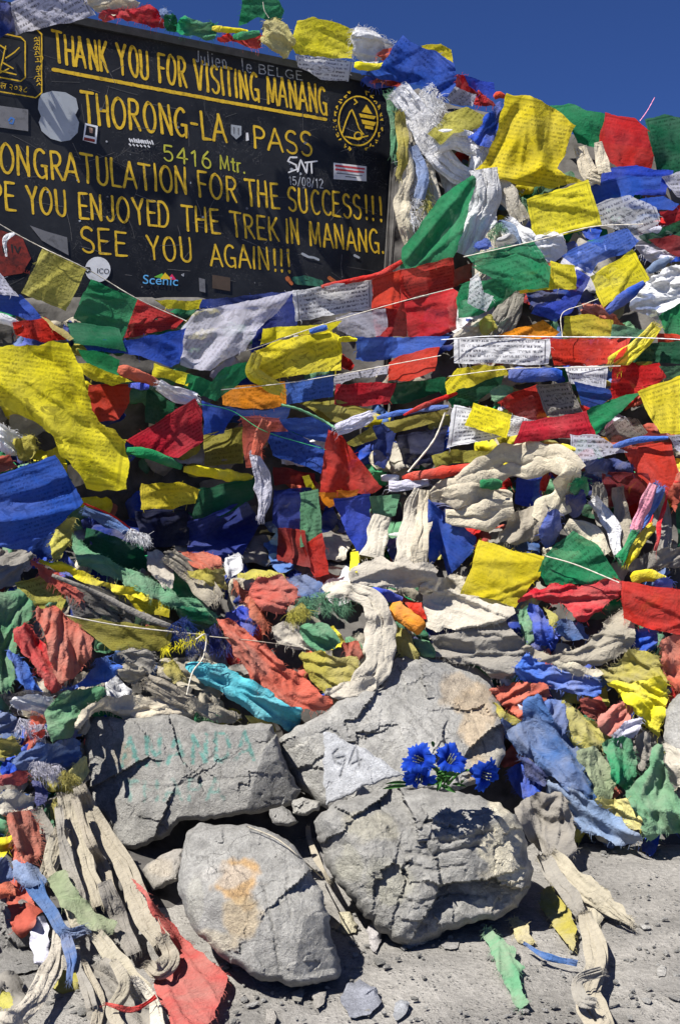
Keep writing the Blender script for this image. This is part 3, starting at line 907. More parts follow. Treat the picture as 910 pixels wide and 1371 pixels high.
# ------------------------------------------------------------------ hand-painted lettering
def arc(cx, cy, rx, ry, a0, a1, n=14):
    return [(cx + rx * math.cos(math.radians(a0 + (a1 - a0) * k / n)), cy + ry * math.sin(math.radians(a0 + (a1 - a0) * k / n))) for k in range(n + 1)]
GL = {
 'A': (.8, [[(.02, 0), (.4, 1)], [(.4, 1), (.78, 0)], [(.15, .34), (.65, .34)]]),
 'B': (.68, [[(.1, 0), (.1, 1)], [(.1, 1)] + arc(.32, .77, .26, .23, 90, -90) + [(.1, .54)], [(.1, .54)] + arc(.34, .27, .3, .27, 90, -90) + [(.1, 0)]]),
 'C': (.72, [arc(.42, .5, .34, .5, 50, 310, 22)]),
 'D': (.74, [[(.1, 0), (.1, 1)], [(.1, 1)] + arc(.3, .5, .38, .5, 90, -90, 18) + [(.1, 0)]]),
 'E': (.62, [[(.1, 0), (.1, 1)], [(.1, 1), (.58, 1)], [(.1, .52), (.5, .52)], [(.1, 0), (.6, 0)]]),
 'F': (.6, [[(.1, 0), (.1, 1)], [(.1, 1), (.58, 1)], [(.1, .52), (.48, .52)]]),
 'G': (.78, [arc(.42, .5, .35, .5, 52, 300, 22), [(.46, .42), (.74, .42)], [(.70, .42), (.70, -.02)]]),
 'H': (.76, [[(.1, 0), (.1, 1)], [(.66, 0), (.66, 1)], [(.1, .5), (.66, .5)]]),
 'I': (.3, [[(.15, 0), (.15, 1)]]),
 'J': (.55, [[(.46, 1), (.46, .25)] + arc(.26, .22, .2, .22, 0, -160, 10)]),
 'K': (.7, [[(.1, 0), (.1, 1)], [(.62, 1), (.12, .45)], [(.24, .56), (.66, 0)]]),
 'L': (.6, [[(.1, 1), (.1, 0)], [(.1, 0), (.58, 0)]]),
 'M': (.94, [[(.08, 0), (.14, 1)], [(.14, 1), (.46, .1)], [(.46, .1), (.78, 1)], [(.78, 1), (.86, 0)]]),
 'N': (.78, [[(.1, 0), (.1, 1)], [(.1, 1), (.66, 0)], [(.66, 0), (.66, 1)]]),
 'O': (.8, [arc(.4, .5, .33, .5, 90, 455, 26)]),
 'P': (.66, [[(.1, 0), (.1, 1)], [(.1, 1)] + arc(.32, .74, .28, .26, 90, -90) + [(.1, .48)]]),
 'R': (.7, [[(.1, 0), (.1, 1)], [(.1, 1)] + arc(.32, .75, .28, .25, 90, -90) + [(.1, .5)], [(.3, .5), (.64, 0)]]),
 'S': (.66, [arc(.34, .75, .26, .25, 35, 250, 14)[:-2] + [(.34, .5)] + arc(.33, .25, .28, .25, 75, -150, 14)]),
 'T': (.68, [[(.34, 0), (.34, 1)], [(.0, 1), (.68, 1)]]),
 'U': (.74, [[(.1, 1), (.1, .3)] + arc(.37, .27, .27, .27, 180, 360, 14) + [(.64, 1)]]),
 'V': (.74, [[(.04, 1), (.37, 0)], [(.37, 0), (.70, 1)]]),
 'Y': (.72, [[(.04, 1), (.36, .5)], [(.68, 1), (.36, .5)], [(.36, .5), (.36, 0)]]),
 '!': (.34, [[(.17, 1), (.17, .28)], [(.17, .06), (.17, .0)]]),
 '.': (.3, [[(.12, .05), (.14, .0)]]),
 '-': (.5, [[(.08, .5), (.42, .5)]]),
 ' ': (.45, []),
 'm': (.8, []), 't': (.42, [[(.2, .8), (.2, .08), (.36, .02)], [(.04, .6), (.38, .6)]]), 'r': (.42, [[(.1, 0), (.1, .6)], [(.1, .42), (.22, .58), (.38, .6)]]),
 '1': (.45, [[(.08, .8), (.26, 1), (.26, 0)]]),
 '2': (.62, [arc(.32, .74, .24, .26, 160, -40, 12) + [(.08, 0), (.58, 0)]]),
 '4': (.66, [[(.46, 0), (.46, 1), (.04, .32), (.64, .32)]]),
 '5': (.62, [[(.54, 1), (.14, 1), (.11, .56)] + arc(.31, .31, .25, .31, 105, -150, 14)]),
 '6': (.62, [[(.46, 1), (.2, .7)] + arc(.32, .29, .24, .29, 150, 510, 20)]),
 '0': (.62, [arc(.31, .5, .23, .5, 90, 450, 20)]),
 '3': (.6, [arc(.28, .75, .24, .25, 150, -80, 10) + arc(.29, .26, .26, .26, 85, -150, 12)]),
 '8': (.6, [arc(.3, .75, .2, .25, -90, 270, 16), arc(.3, .25, .25, .25, 90, 450, 16)]),
 '/': (.45, [[(.02, -.05), (.42, 1.05)]]),
 'l': (.25, [[(.12, 1), (.12, 0)]]), 'i': (.25, [[(.12, .62), (.12, 0)], [(.12, .85), (.13, .88)]]),
 'e': (.5, [[(.06, .32), (.42, .32)] + arc(.25, .3, .19, .3, 10, 310, 14)]), 'n': (.52, [[(.08, .6), (.08, 0)], [(.08, .4)] + arc(.26, .4, .17, .2, 160, 0, 8) + [(.44, 0)]]),
 'u': (.5, [[(.08, .6), (.08, .2)] + arc(.25, .18, .17, .18, 180, 360, 8) + [(.42, .6)], [(.42, .6), (.42, 0)]]),
 'c': (.46, [arc(.25, .3, .19, .3, 50, 310, 12)]), 'k': (.48, [[(.08, 1), (.08, 0)], [(.42, .6), (.08, .25)], [(.18, .34), (.44, 0)]]),
}
BR = random.Random(5)
def stroke_quads(pl, w, mapf, V, Fc, level, taper=.8, wob=.04):
    """one brush stroke as a strip with rounded ends"""
    pl = [np.array(p, float) for p in pl]
    if len(pl) > 1 and np.hypot(*(pl[-1] - pl[0])) < 1e-9 and len(pl) == 2: return
    # resample
    pts = []
    for a, b in zip(pl[:-1], pl[1:]):
        k = max(1, int(np.hypot(*(b - a)) / .09))
        pts += [a + (b - a) * q / k for q in range(k)]
    pts.append(pl[-1]); pts = np.array(pts)
    n = len(pts)
    if n < 2: return
    T = np.gradient(pts, axis=0); T /= np.hypot(T[:, 0], T[:, 1])[:, None] + 1e-9
    Nn = np.stack([-T[:, 1], T[:, 0]], 1)
    ph = BR.uniform(0, 50)
    ww = w * (1 + .22 * noise(np.arange(n) * .35 + ph, np.zeros(n), 3) * 1.6)
    ww = ww * np.linspace(1.06, taper, n)
    off = wob * noise(np.arange(n) * .16 + ph, np.ones(n) * .4, 8)[:, None] * Nn
    pts = pts + off
    base = len(V)
    # extend ends for a brush cap
    rows = [(pts[0] - T[0] * w * .75, Nn[0], ww[0] * .55)] + list(zip(pts, Nn, ww)) + [(pts[-1] + T[-1] * w * .75, Nn[-1], ww[-1] * .55)]
    for p, nn, q in rows:
        V.append(mapf(*(p + nn * q), level)); V.append(mapf(*(p - nn * q), level))
    for i in range(len(rows) - 1):
        k = base + 2 * i
        Fc.append((k, k + 1, k + 3, k + 2))

def layout(text, gap=.14):
    x = 0; out = []
    for ch in text:
        wd, st = GL[ch]
        out.append((x, st)); x += wd + gap
    return out, x - gap

def sign_text(text, x0, t0, b0, x1, t1, b1, mat, name, parent, weight=.062, shear=.07, proud=.0007, jig=.035, label=None, gap=.14):
    """text on the board, given by where its first and last letters stand on it"""
    lay_, tot = layout(text, gap)
    V, Fc = [], []
    # equal steps along the board, not along the picture
    s0 = (SO[0] - 5 * (x0 - CX) / F) / (2.037 - (x0 - CX) / F); s1 = (SO[0] - 5 * (x1 - CX) / F) / (2.037 - (x1 - CX) / F)
    def zof(px, py): return CAMZ + sign_Y(px) * (HY - py) / F
    zt0, zb0, zt1, zb1 = zof(x0, t0), zof(x0, b0), zof(x1, t1), zof(x1, b1)
    hgt = (zt0 - zb0 + zt1 - zb1) / 2
    asp = abs(s0 - s1) * _k / tot / hgt      # width of one unit against the letter height
    lev = [0]
    for x, st in lay_:
        jx, jy, jr = BR.uniform(-jig, jig), BR.uniform(-jig, jig), BR.uniform(-.03, .03)
        for pl in st:
            lev[0] += 1
            L = proud + .00003 * (lev[0] % 9)
            def mp(u, v, lv, x=x, jx=jx, jy=jy, jr=jr):
                vv = v * (1 + jy) + jy * .4
                uu = (x + u / asp + jx) / tot + (jr + shear) * (1 - vv) * hgt / (abs(s0 - s1) * _k)
                t = s0 + (s1 - s0) * uu
                zb = zb0 + (zb1 - zb0) * uu; zt = zt0 + (zt1 - zt0) * uu
                return np.array([SO[0] + SE[0] * t, SO[1] + SE[1] * t, zb + (zt - zb) * vv]) + SNv * lv
            # work in units of letter height so strokes keep an even width
            stroke_quads([(p[0] * asp, p[1]) for p in pl], weight * .74, mp, V, Fc, L)
    o = mesh(name, V, Fc, mat, smooth=False, parent=parent)
    if label: o['label'] = label
    return o

def sign_poly(pts, mat, name, parent, proud, label=None):
    V = [sign_P(x, y, proud) for x, y in pts]
    o = mesh(name, V, [tuple(range(len(V)))], mat, smooth=False, parent=parent)
    if label: o['label'] = label
    return o

def sign_line(pls, w, mat, name, parent, proud, label=None):
    """brush lines on the board, w = half width in picture pixels"""
    V, Fc = [], []
    for q, pl in enumerate(pls):
        stroke_quads([(p[0] / 20.0, p[1] / 20.0) for p in pl], w / 20.0, lambda a, b, lv: sign_P(a * 20, b * 20, lv), V, Fc, proud + .00005 * (q % 12), .9, .02)
    o = mesh(name, V, Fc, mat, smooth=False, parent=parent)
    if label: o['label'] = label
    return o

def paint_mat(name, col, wear=.3, rough=.55, scale=40):
    s = N(name); pos = s.pos()
    n = s.noise(pos, scale, 5, .7); n2 = s.noise(pos, 7, 3, .6)
    c = s.mix(s.mapr(n, .60 - wear * .3, .78 - wear * .25, 0, wear + .3), col, tuple(x * .12 + .008 for x in col))
    hsv = s.n('ShaderNodeHueSaturation'); s.l(c, hsv.inputs['Color']); s.l(s.mapr(n2, .3, .7, .78, 1.12), hsv.inputs['Value'])
    s.principled(hsv.outputs[0], rough, None, .3)
    return s.m

def signboard():
    root = empty('signboard', (0.255, 5.0, 0))
    tag(root, 'black metal signboard hand painted with yellow capitals thanking trekkers', 'signboard')
    s = N('black_board'); pos = s.pos()
    n = s.noise(pos, 3.0, 6, .7, .6); n2 = s.noise(pos, 60, 4, .7)
    c = s.mix(s.mapr(n, .38, .72), (.008, .009, .012), (.028, .030, .034))
    wv = s.n('ShaderNodeTexWave'); wv.wave_type = 'BANDS'; wv.bands_direction = 'DIAGONAL'
    mp = s.n('ShaderNodeMapping'); s.l(pos, mp.inputs[0]); mp.inputs['Rotation'].default_value = (.4, .9, .3)
    s.l(mp.outputs[0], wv.inputs['Vector']); wv.inputs['Scale'].default_value = 9; wv.inputs['Distortion'].default_value = 26; wv.inputs['Detail'].default_value = 4; wv.inputs['Detail Scale'].default_value = 2.2
    scr = s.math('MULTIPLY', s.mapr(wv.outputs['Fac'], .975, 1.0), s.mapr(s.noise(pos, 5, 4, .7), .50, .66))
    c = s.mix(s.math('MULTIPLY', scr, .45), c, (.23, .22, .21))
    sp = s.mapr(n2, .66, .72, 0, .35)
    c = s.mix(s.math('MULTIPLY', sp, s.mapr(s.noise(pos, 4, 3), .5, .65)), c, (.20, .19, .18))
    s.principled(c, .5, s.bump(n2, .12, .004), .22)
    board_m = s.m
    A = [(-165, -26), (526, 114), (540, 432), (-165, 402)]
    fr = [sign_P(x, y) for x, y in A]; bk = [p - SNv * .035 for p in fr]
    V = fr + bk
    Fc = [(0, 3, 2, 1), (4, 5, 6, 7), (0, 1, 5, 4), (1, 2, 6, 5), (2, 3, 7, 6), (3, 0, 4, 7)]
    b = mesh('board', V, Fc, board_m, smooth=False); keep_world(b, root)
    def add(o): keep_world(o, root); return o
    # a raised rim and posts
    rim = simple('rim_metal', (.03, .032, .036), .5, .3, 30)
    def bar(p, q, wd, dep, nm):
        p = np.array(p); q = np.array(q); t = q - p; t = t / np.linalg.norm(t); sd = np.cross(t, SNv)
        V = [pt + sd * wd * a + SNv * d for pt in (p, q) for a, d in ((-1, dep), (1, dep), (1, -.038), (-1, -.038))]
        return add(mesh(nm, V, [(0, 1, 2, 3), (7, 6, 5, 4), (0, 4, 5, 1), (1, 5, 6, 2), (2, 6, 7, 3), (3, 7, 4, 0)], rim, smooth=False))
    bar(sign_P(-165, -26), sign_P(526, 114), .016, .012, 'rim')
    bar(sign_P(525, 124), sign_P(538.5, 428), .014, .012, 'rim')
    for px in (-80, 470):
        p = sign_P(px, 40 if px < 0 else 118, -.075); q = p.copy(); q[2] = 0
        bar(p, q, .03, .03, 'post')
    yp = paint_mat('yellow_lettering', (.74, .47, .025), .34, .6, 55)
    T = lambda *a, **k: add(sign_text(*a, yp, 'lettering', None, **k))
    T('THANK YOU FOR VISITING MANANG', 70, 42, 82, 436, 118, 153, weight=.068)
    add(sign_line([[(71, 93), (160, 110), (300, 136), (436, 160)]], 2.3, yp, 'underline', None, .0007))
    T('THORONG-LA', 108, 123, 164, 300, 155, 190, weight=.072)
    T('PASS', 337, 168, 197, 417, 178, 209, weight=.075)
    yg = paint_mat('greenish_lettering', (.50, .48, .05), .25)
    add(sign_text('5416', 218, 194, 214, 282, 205, 226, yg, 'lettering', None, weight=.085))
    add(sign_text('M', 293, 208, 226, 306, 210, 228, yg, 'lettering', None, weight=.085)); add(sign_text('tr.', 308, 208, 229, 328, 212, 232, yg, 'lettering', None, weight=.085))
    T('CONGRATULATION', -24, 188, 228, 250, 226, 260, weight=.068)
    T('FOR', 263, 230, 263, 316, 237, 270, weight=.07); T('THE', 328, 241, 275, 372, 246, 279, weight=.07)
    T('SUCCESS', 384, 249, 281, 482, 262, 293, weight=.07); T('!!!', 486, 262, 293, 512, 266, 297, weight=.075)
    T('HOPE', -62, 236, 273, 20, 246, 282, weight=.07); T('YOU', 34, 249, 285, 88, 254, 289, weight=.07)
    T('ENJOYED', 103, 257, 291, 226, 270, 304, weight=.07); T('THE', 242, 275, 308, 292, 281, 312, weight=.07)
    T('TREK', 308, 284, 316, 372, 291, 322, weight=.07); T('IN', 381, 292, 324, 399, 295, 327, weight=.07)
    T('MANANG.', 412, 297, 328, 513, 309, 339, weight=.07)
    T('SEE', 106, 305, 338, 169, 311, 342, weight=.07); T('YOU', 196, 315, 346, 256, 320, 351, weight=.07)
    T('AGAIN', 280, 326, 355, 360, 332, 361, weight=.07); T('!!!', 364, 333, 362, 388, 335, 365, weight=.08)
    # emblem at the left: a rounded frame with a tree-like sign and a date
    ln = [[(-28, 22), (48, 38), (56, 46), (56, 124), (48, 131), (-28, 118)], [(-20, 40), (28, 50), (34, 56), (34, 104), (28, 109), (-20, 100)],
          [(0, 96), (8, 62)], [(8, 78), (20, 70), (26, 64)], [(4, 84), (18, 92)], [(8, 66), (-4, 58)], [(-14, 92), (22, 100)], [(-8, 88), (0, 98), (12, 92)]]
    add(sign_line(ln, .9, yp, 'emblem', None, .002))
    fc = bpy.data.curves.new('date', 'FONT'); fc.body = '\u0928 \u0968\u0966\u0969\u096e'; fc.size = 1
    def font_on_sign(body, x0, y0, x1, y1, mat, nm, proud=.003, lab=None, squash=1.0, down=False):
        c = bpy.data.curves.new('txt', 'FONT'); c.body = body; c.size = 1
        t = bpy.data.objects.new('txt', c); COL.objects.link(t)
        me = t.to_mesh(); co = np.zeros(len(me.vertices) * 3); me.vertices.foreach_get('co', co); co = co.reshape(-1, 3)
        fs = [tuple(p.vertices) for p in me.polygons]
        t.to_mesh_clear(); bpy.data.objects.remove(t); bpy.data.curves.remove(c)
        if len(co) == 0: return None
        mn, mxx = co[:, :2].min(0), co[:, :2].max(0)
        u = (co[:, :2] - mn) / np.maximum(mxx - mn, 1e-6)
        hpx = (mxx[1] - mn[1]) / (mxx[0] - mn[0]) * math.hypot(x1 - x0, y1 - y0) * squash
        sl = np.array([x1 - x0, y1 - y0]); nrm = np.array([-sl[1], sl[0]]) / np.hypot(*sl)
        px = x0 + u[:, 0] * (x1 - x0) - nrm[0] * u[:, 1] * hpx; py = y0 + u[:, 0] * (y1 - y0) - nrm[1] * u[:, 1] * hpx
        o = mesh(nm, sign_P(px, py, proud), fs, mat, smooth=False)
        if lab: o['label'] = lab
        return add(o)
    bpy.data.curves.remove(fc)
    font_on_sign('\u0932 \u0968\u0966\u0969\u096e', 0, 119, 36, 125, yp, 'lettering')
    font_on_sign('\u0924\u0930\u0939\u0926\u093f\u0928 \u0915\u0928\u094d\u0926\u0930', 42, 50, 46, 116, yp, 'lettering')
    # emblem at the right: ring with a peak
    cx, cy = 479, 162
    ring = [(cx + 26 * math.cos(t / 30 * 6.2832), cy + 33 * math.sin(t / 30 * 6.2832)) for t in range(31)]
    rows_ = [ring, [(458, 178), (463, 162), (468, 150), (471, 147), (476, 160), (480, 172), (486, 180)], [(462, 183), (476, 186), (492, 182)], [(474, 133), (478, 137), (474, 140)],
             [(cx + 5 * math.cos(k), cy + 20 + 5 * math.sin(k)) for k in np.linspace(0, 6.2832, 14)]]
    for q, pl in enumerate(([(484, 150), (490, 140), (498, 153)], [(482, 157), (500, 160), (503, 156), (480, 152)], [(485, 166), (500, 169), (503, 164), (483, 160)], [(488, 172), (499, 174), (499, 170), (488, 168)])):
        add(sign_poly(pl if q == 0 else pl[::1], yp, 'emblem', None, .0021 + .00006 * q))
    add(sign_line(rows_, .95, yp, 'emblem', None, .002))
    dots = []
    for k in range(26):
        if k in (6, 7, 19, 20): continue
        a = k / 26 * 6.2832
        for q in range(3):
            a1, a2 = a + BR.uniform(-.08, .08), a + BR.uniform(-.08, .08); r1, r2 = BR.uniform(1.13, 1.30), BR.uniform(1.13, 1.30)
            dots.append([(cx + 26 * r1 * math.cos(a1), cy + 33 * r1 * math.sin(a1)), (cx + 26 * r2 * math.cos(a2) + .5, cy + 33 * r2 * math.sin(a2))])
    add(sign_line(dots, .7, yp, 'emblem', None, .0022))
    # stickers
    gry = paint_mat('grey_sticker', (.36, .39, .42), .15, .7, 25); wht = paint_mat('white_sticker', (.72, .72, .72), .12, .6, 30)
    dkg = paint_mat('scuffed_grey_sticker', (.17, .17, .18), .3, .7, 30); redm = paint_mat('red_sticker', (.26, .03, .02), .55, .6, 30)
    blk = simple('black_ink', (.02, .02, .02), .6); chalk = paint_mat('white_chalk', (.45, .47, .50), .55, .9, 90); redink = simple('red_ink', (.5, .05, .06), .6)
    blob = [(56, 126), (70, 122), (88, 124), (102, 132), (105, 146), (101, 154), (106, 164), (104, 178), (94, 188), (82, 190), (68, 186), (56, 176), (52, 164), (55, 156), (51, 146), (52, 134)]
    add(sign_poly(blob[::-1], gry, 'sticker', None, .003, 'grey rounded sticker with scalloped sides'))
    add(sign_poly([(-6, 141), (38, 147), (38, 176), (-6, 170)][::-1], dkg, 'sticker', None, .003, 'dark grey rectangular sticker'))
    add(sign_line([[(12, 162), (15, 158), (19, 160), (17, 166), (13, 165)]], 1.2, simple('blue_ink', (.05, .15, .4), .6), 'mark', None, .0034))
    add(sign_poly([(114, 165), (131, 169), (129, 193), (111, 188)][::-1], wht, 'sticker', None, .003, 'small white sticker with dark portrait'))
    add(sign_poly([(116, 168), (128, 171), (127, 184), (114, 181)][::-1], blk, 'picture', None, .0034)); add(sign_poly([(113, 184), (127, 187), (127, 191), (112, 188)][::-1], redm, 'picture', None, .0036))
    add(sign_poly([(119, 171), (124, 172), (124, 179), (120, 178)][::-1], simple('skin_ink', (.42, .25, .18), .7), 'picture', None, .0038))
    for xx in np.arange(172, 206, 4.4):
        yy = 186 + (xx - 172) * .11
        add(sign_line([[(xx, yy), (xx + BR.uniform(0, 2.5), yy + 4), (xx + 2.6, yy + BR.uniform(1, 4))]], .9, wht, 'scrawl', None, .003)) if int(xx) % 2 else None
    add(sign_line([[(x, 186 + (x - 172) * .11 + BR.uniform(-1, 1)), (x + 2, 190 + (x - 172) * .11)] for x in range(173, 206, 3)] + [[(x, 193 + (x - 172) * .1), (x + 2, 195 + (x - 172) * .1)] for x in range(173, 202, 5)], .95, wht, 'scrawl', None, .0032, 'small white scrawled lettering'))
    add(sign_poly([(309, 167), (323, 169), (323, 181), (316, 187), (309, 180)][::-1], gry, 'sticker', None, .003, 'pale shield-shaped sticker'))
    add(sign_line([[(313, 171), (313, 179)], [(319, 172), (319, 180)]], .8, dkg, 'mark', None, .0034))
    add(sign_poly([(329, 178), (332, 178), (333, 188), (329, 189)][::-1], wht, 'sticker', None, .003))
    add(sign_poly([(446, 218), (490, 223), (490, 243), (446, 240)][::-1], wht, 'sticker', None, .003, 'white rectangular sticker with red print'))
    add(sign_line([[(449, 222), (487, 226.5)], [(449, 227), (486, 231)]], 1.3, redink, 'print', None, .0034)); add(sign_line([[(450, 232), (484, 235.5)], [(462, 236.5), (476, 238)]], .7, dkg, 'print', None, .0034))
    # scrawls
    add(sign_text('J', 261, 67, 82, 266, 68, 83, chalk, 'scrawl', None, weight=.07)); add(sign_text('ulien', 268, 68, 86, 303, 74, 92, chalk, 'scrawl', None, weight=.06))
    add(sign_text('le', 322, 77, 95, 336, 80, 98, chalk, 'scrawl', None, weight=.06)); add(sign_text('BELGE', 345, 86, 98, 404, 96, 107, chalk, 'scrawl', None, weight=.08))
    add(sign_line([[(397, 211), (388, 211), (385, 216), (396, 221), (397, 227), (386, 231)], [(398, 230), (402, 214), (410, 232), (411, 218)], [(408, 218), (424, 216)], [(416, 217), (417, 232)]], 1.1, wht, 'scrawl', None, .003))
    add(sign_text('15/08/12', 386, 236, 247, 432, 240, 252, chalk, 'scrawl', None, weight=.085))
    # scratches, scuffs and scraps of old stickers
    sl = []
    for _ in range(95):
        x, y = BR.uniform(-20, 522), 0
        y = BR.uniform(45 + .17 * x, 385); l = BR.uniform(6, 46); an = BR.choice([BR.gauss(.2, .2), BR.gauss(1.2, .4), BR.gauss(-.5, .4)])
        sl.append([(x, y), (x + l * .5 * math.cos(an) + BR.uniform(-2, 2), y + l * .5 * math.sin(an)), (x + l * math.cos(an), y + l * math.sin(an))])
    sl = [q for q in sl if all(-20 < p[0] < 520 and 50 + .19 * p[0] < p[1] < 390 for p in q)]
    add(sign_line(sl[:len(sl) // 2], .30, paint_mat('scratch', (.16, .155, .15), .5, .8, 120), 'scratches', None, .00045))
    add(sign_line(sl[len(sl) // 2:], .42, paint_mat('faint_scratch', (.07, .07, .072), .4, .8, 120), 'scratches', None, .00035))
    for _ in range(26):
        x = BR.uniform(0, 515); y = BR.uniform(60 + .19 * x, 385); r = BR.uniform(.8, 2.6)
        q = [(x + r * BR.uniform(.5, 1.3) * math.cos(-t), y + r * BR.uniform(.5, 1.2) * math.sin(-t)) for t in np.linspace(0, 5.2, 6)]
        add(sign_poly(q, BR.choice([gry, dkg, dkg, chalk]), 'paint_scrap', None, .0009 + BR.uniform(0, .0003)))
    # lower stickers
    cc = [(131 + 17 * math.cos(t / 24 * 6.2832), 361 + 17 * math.sin(t / 24 * 6.2832)) for t in range(24)]
    add(sign_poly(cc, wht, 'sticker', None, .003, 'round white sticker lettered in black'))
    font_on_sign('ICO', 130, 366, 146, 367, blk, 'lettering', .0036); add(sign_line([[(115, 359), (120, 359), (121, 363), (117, 365), (115, 363)]], 1.3, blk, 'mark', None, .0036))
    font_on_sign('Scenic', 191, 380, 238, 383, simple('blue_script', (.12, .42, .75), .6), 'lettering', .0036, 'light blue lettering under small peaks', .9)
    for nm, cl, pl in (('green_peak', (.15, .45, .05), [(206, 371), (217, 366), (222, 374)]), ('yellow_peak', (.75, .5, .02), [(214, 374), (221, 365), (229, 374)]), ('red_peak', (.6, .03, .1), [(224, 374), (230, 367), (236, 375)])):
        add(sign_poly(pl[::-1], simple(nm, cl, .6), 'emblem', None, .0032 + .0002 * len(nm) / 10))
    add(sign_poly([(-6, 306), (30, 318), (42, 346), (30, 366), (-6, 372)][::-1], redm, 'sticker', None, .003, 'torn red and black sticker'))
    add(sign_line([[(4, 330), (8, 328), (10, 336), (5, 338), (4, 331)], [(16, 328), (17, 338)], [(20, 330), (24, 339), (27, 331)]], 1.1, blk, 'print', None, .0034))
    font_on_sign('AUSTRALIA', 8, 356, 40, 368, redm, 'lettering', .003)
    add(sign_poly([(40, 302), (62, 310), (90, 318), (92, 342), (70, 330), (56, 322)][::-1], dkg, 'sticker', None, .003, 'torn grey sticker scrap'))
    add(sign_poly([(266, 372), (274, 374), (275, 392), (267, 390)][::-1], dkg, 'sticker', None, .003)); add(sign_poly([(284, 368), (308, 372), (308, 390), (284, 386)][::-1], simple('brown_sticker', (.08, .055, .04), .7), 'sticker', None, .003))
    add(sign_line([[(393, 374), (408, 372), (430, 378)], [(396, 378), (420, 380), (434, 384)]], 3.0, paint_mat('green_scrap', (.05, .2, .12), .5), 'paint_scrap', None, .003))
    add(sign_line([[(384, 372), (390, 380)], [(440, 372), (448, 378)]], 2.6, paint_mat('orange_scrap', (.5, .14, .04), .5), 'paint_scrap', None, .003))
    add(sign_line([[(404, 340), (412, 344), (420, 345), (426, 348)], [(474, 342), (480, 345)]], 1.6, gry, 'paint_scrap', None, .003))

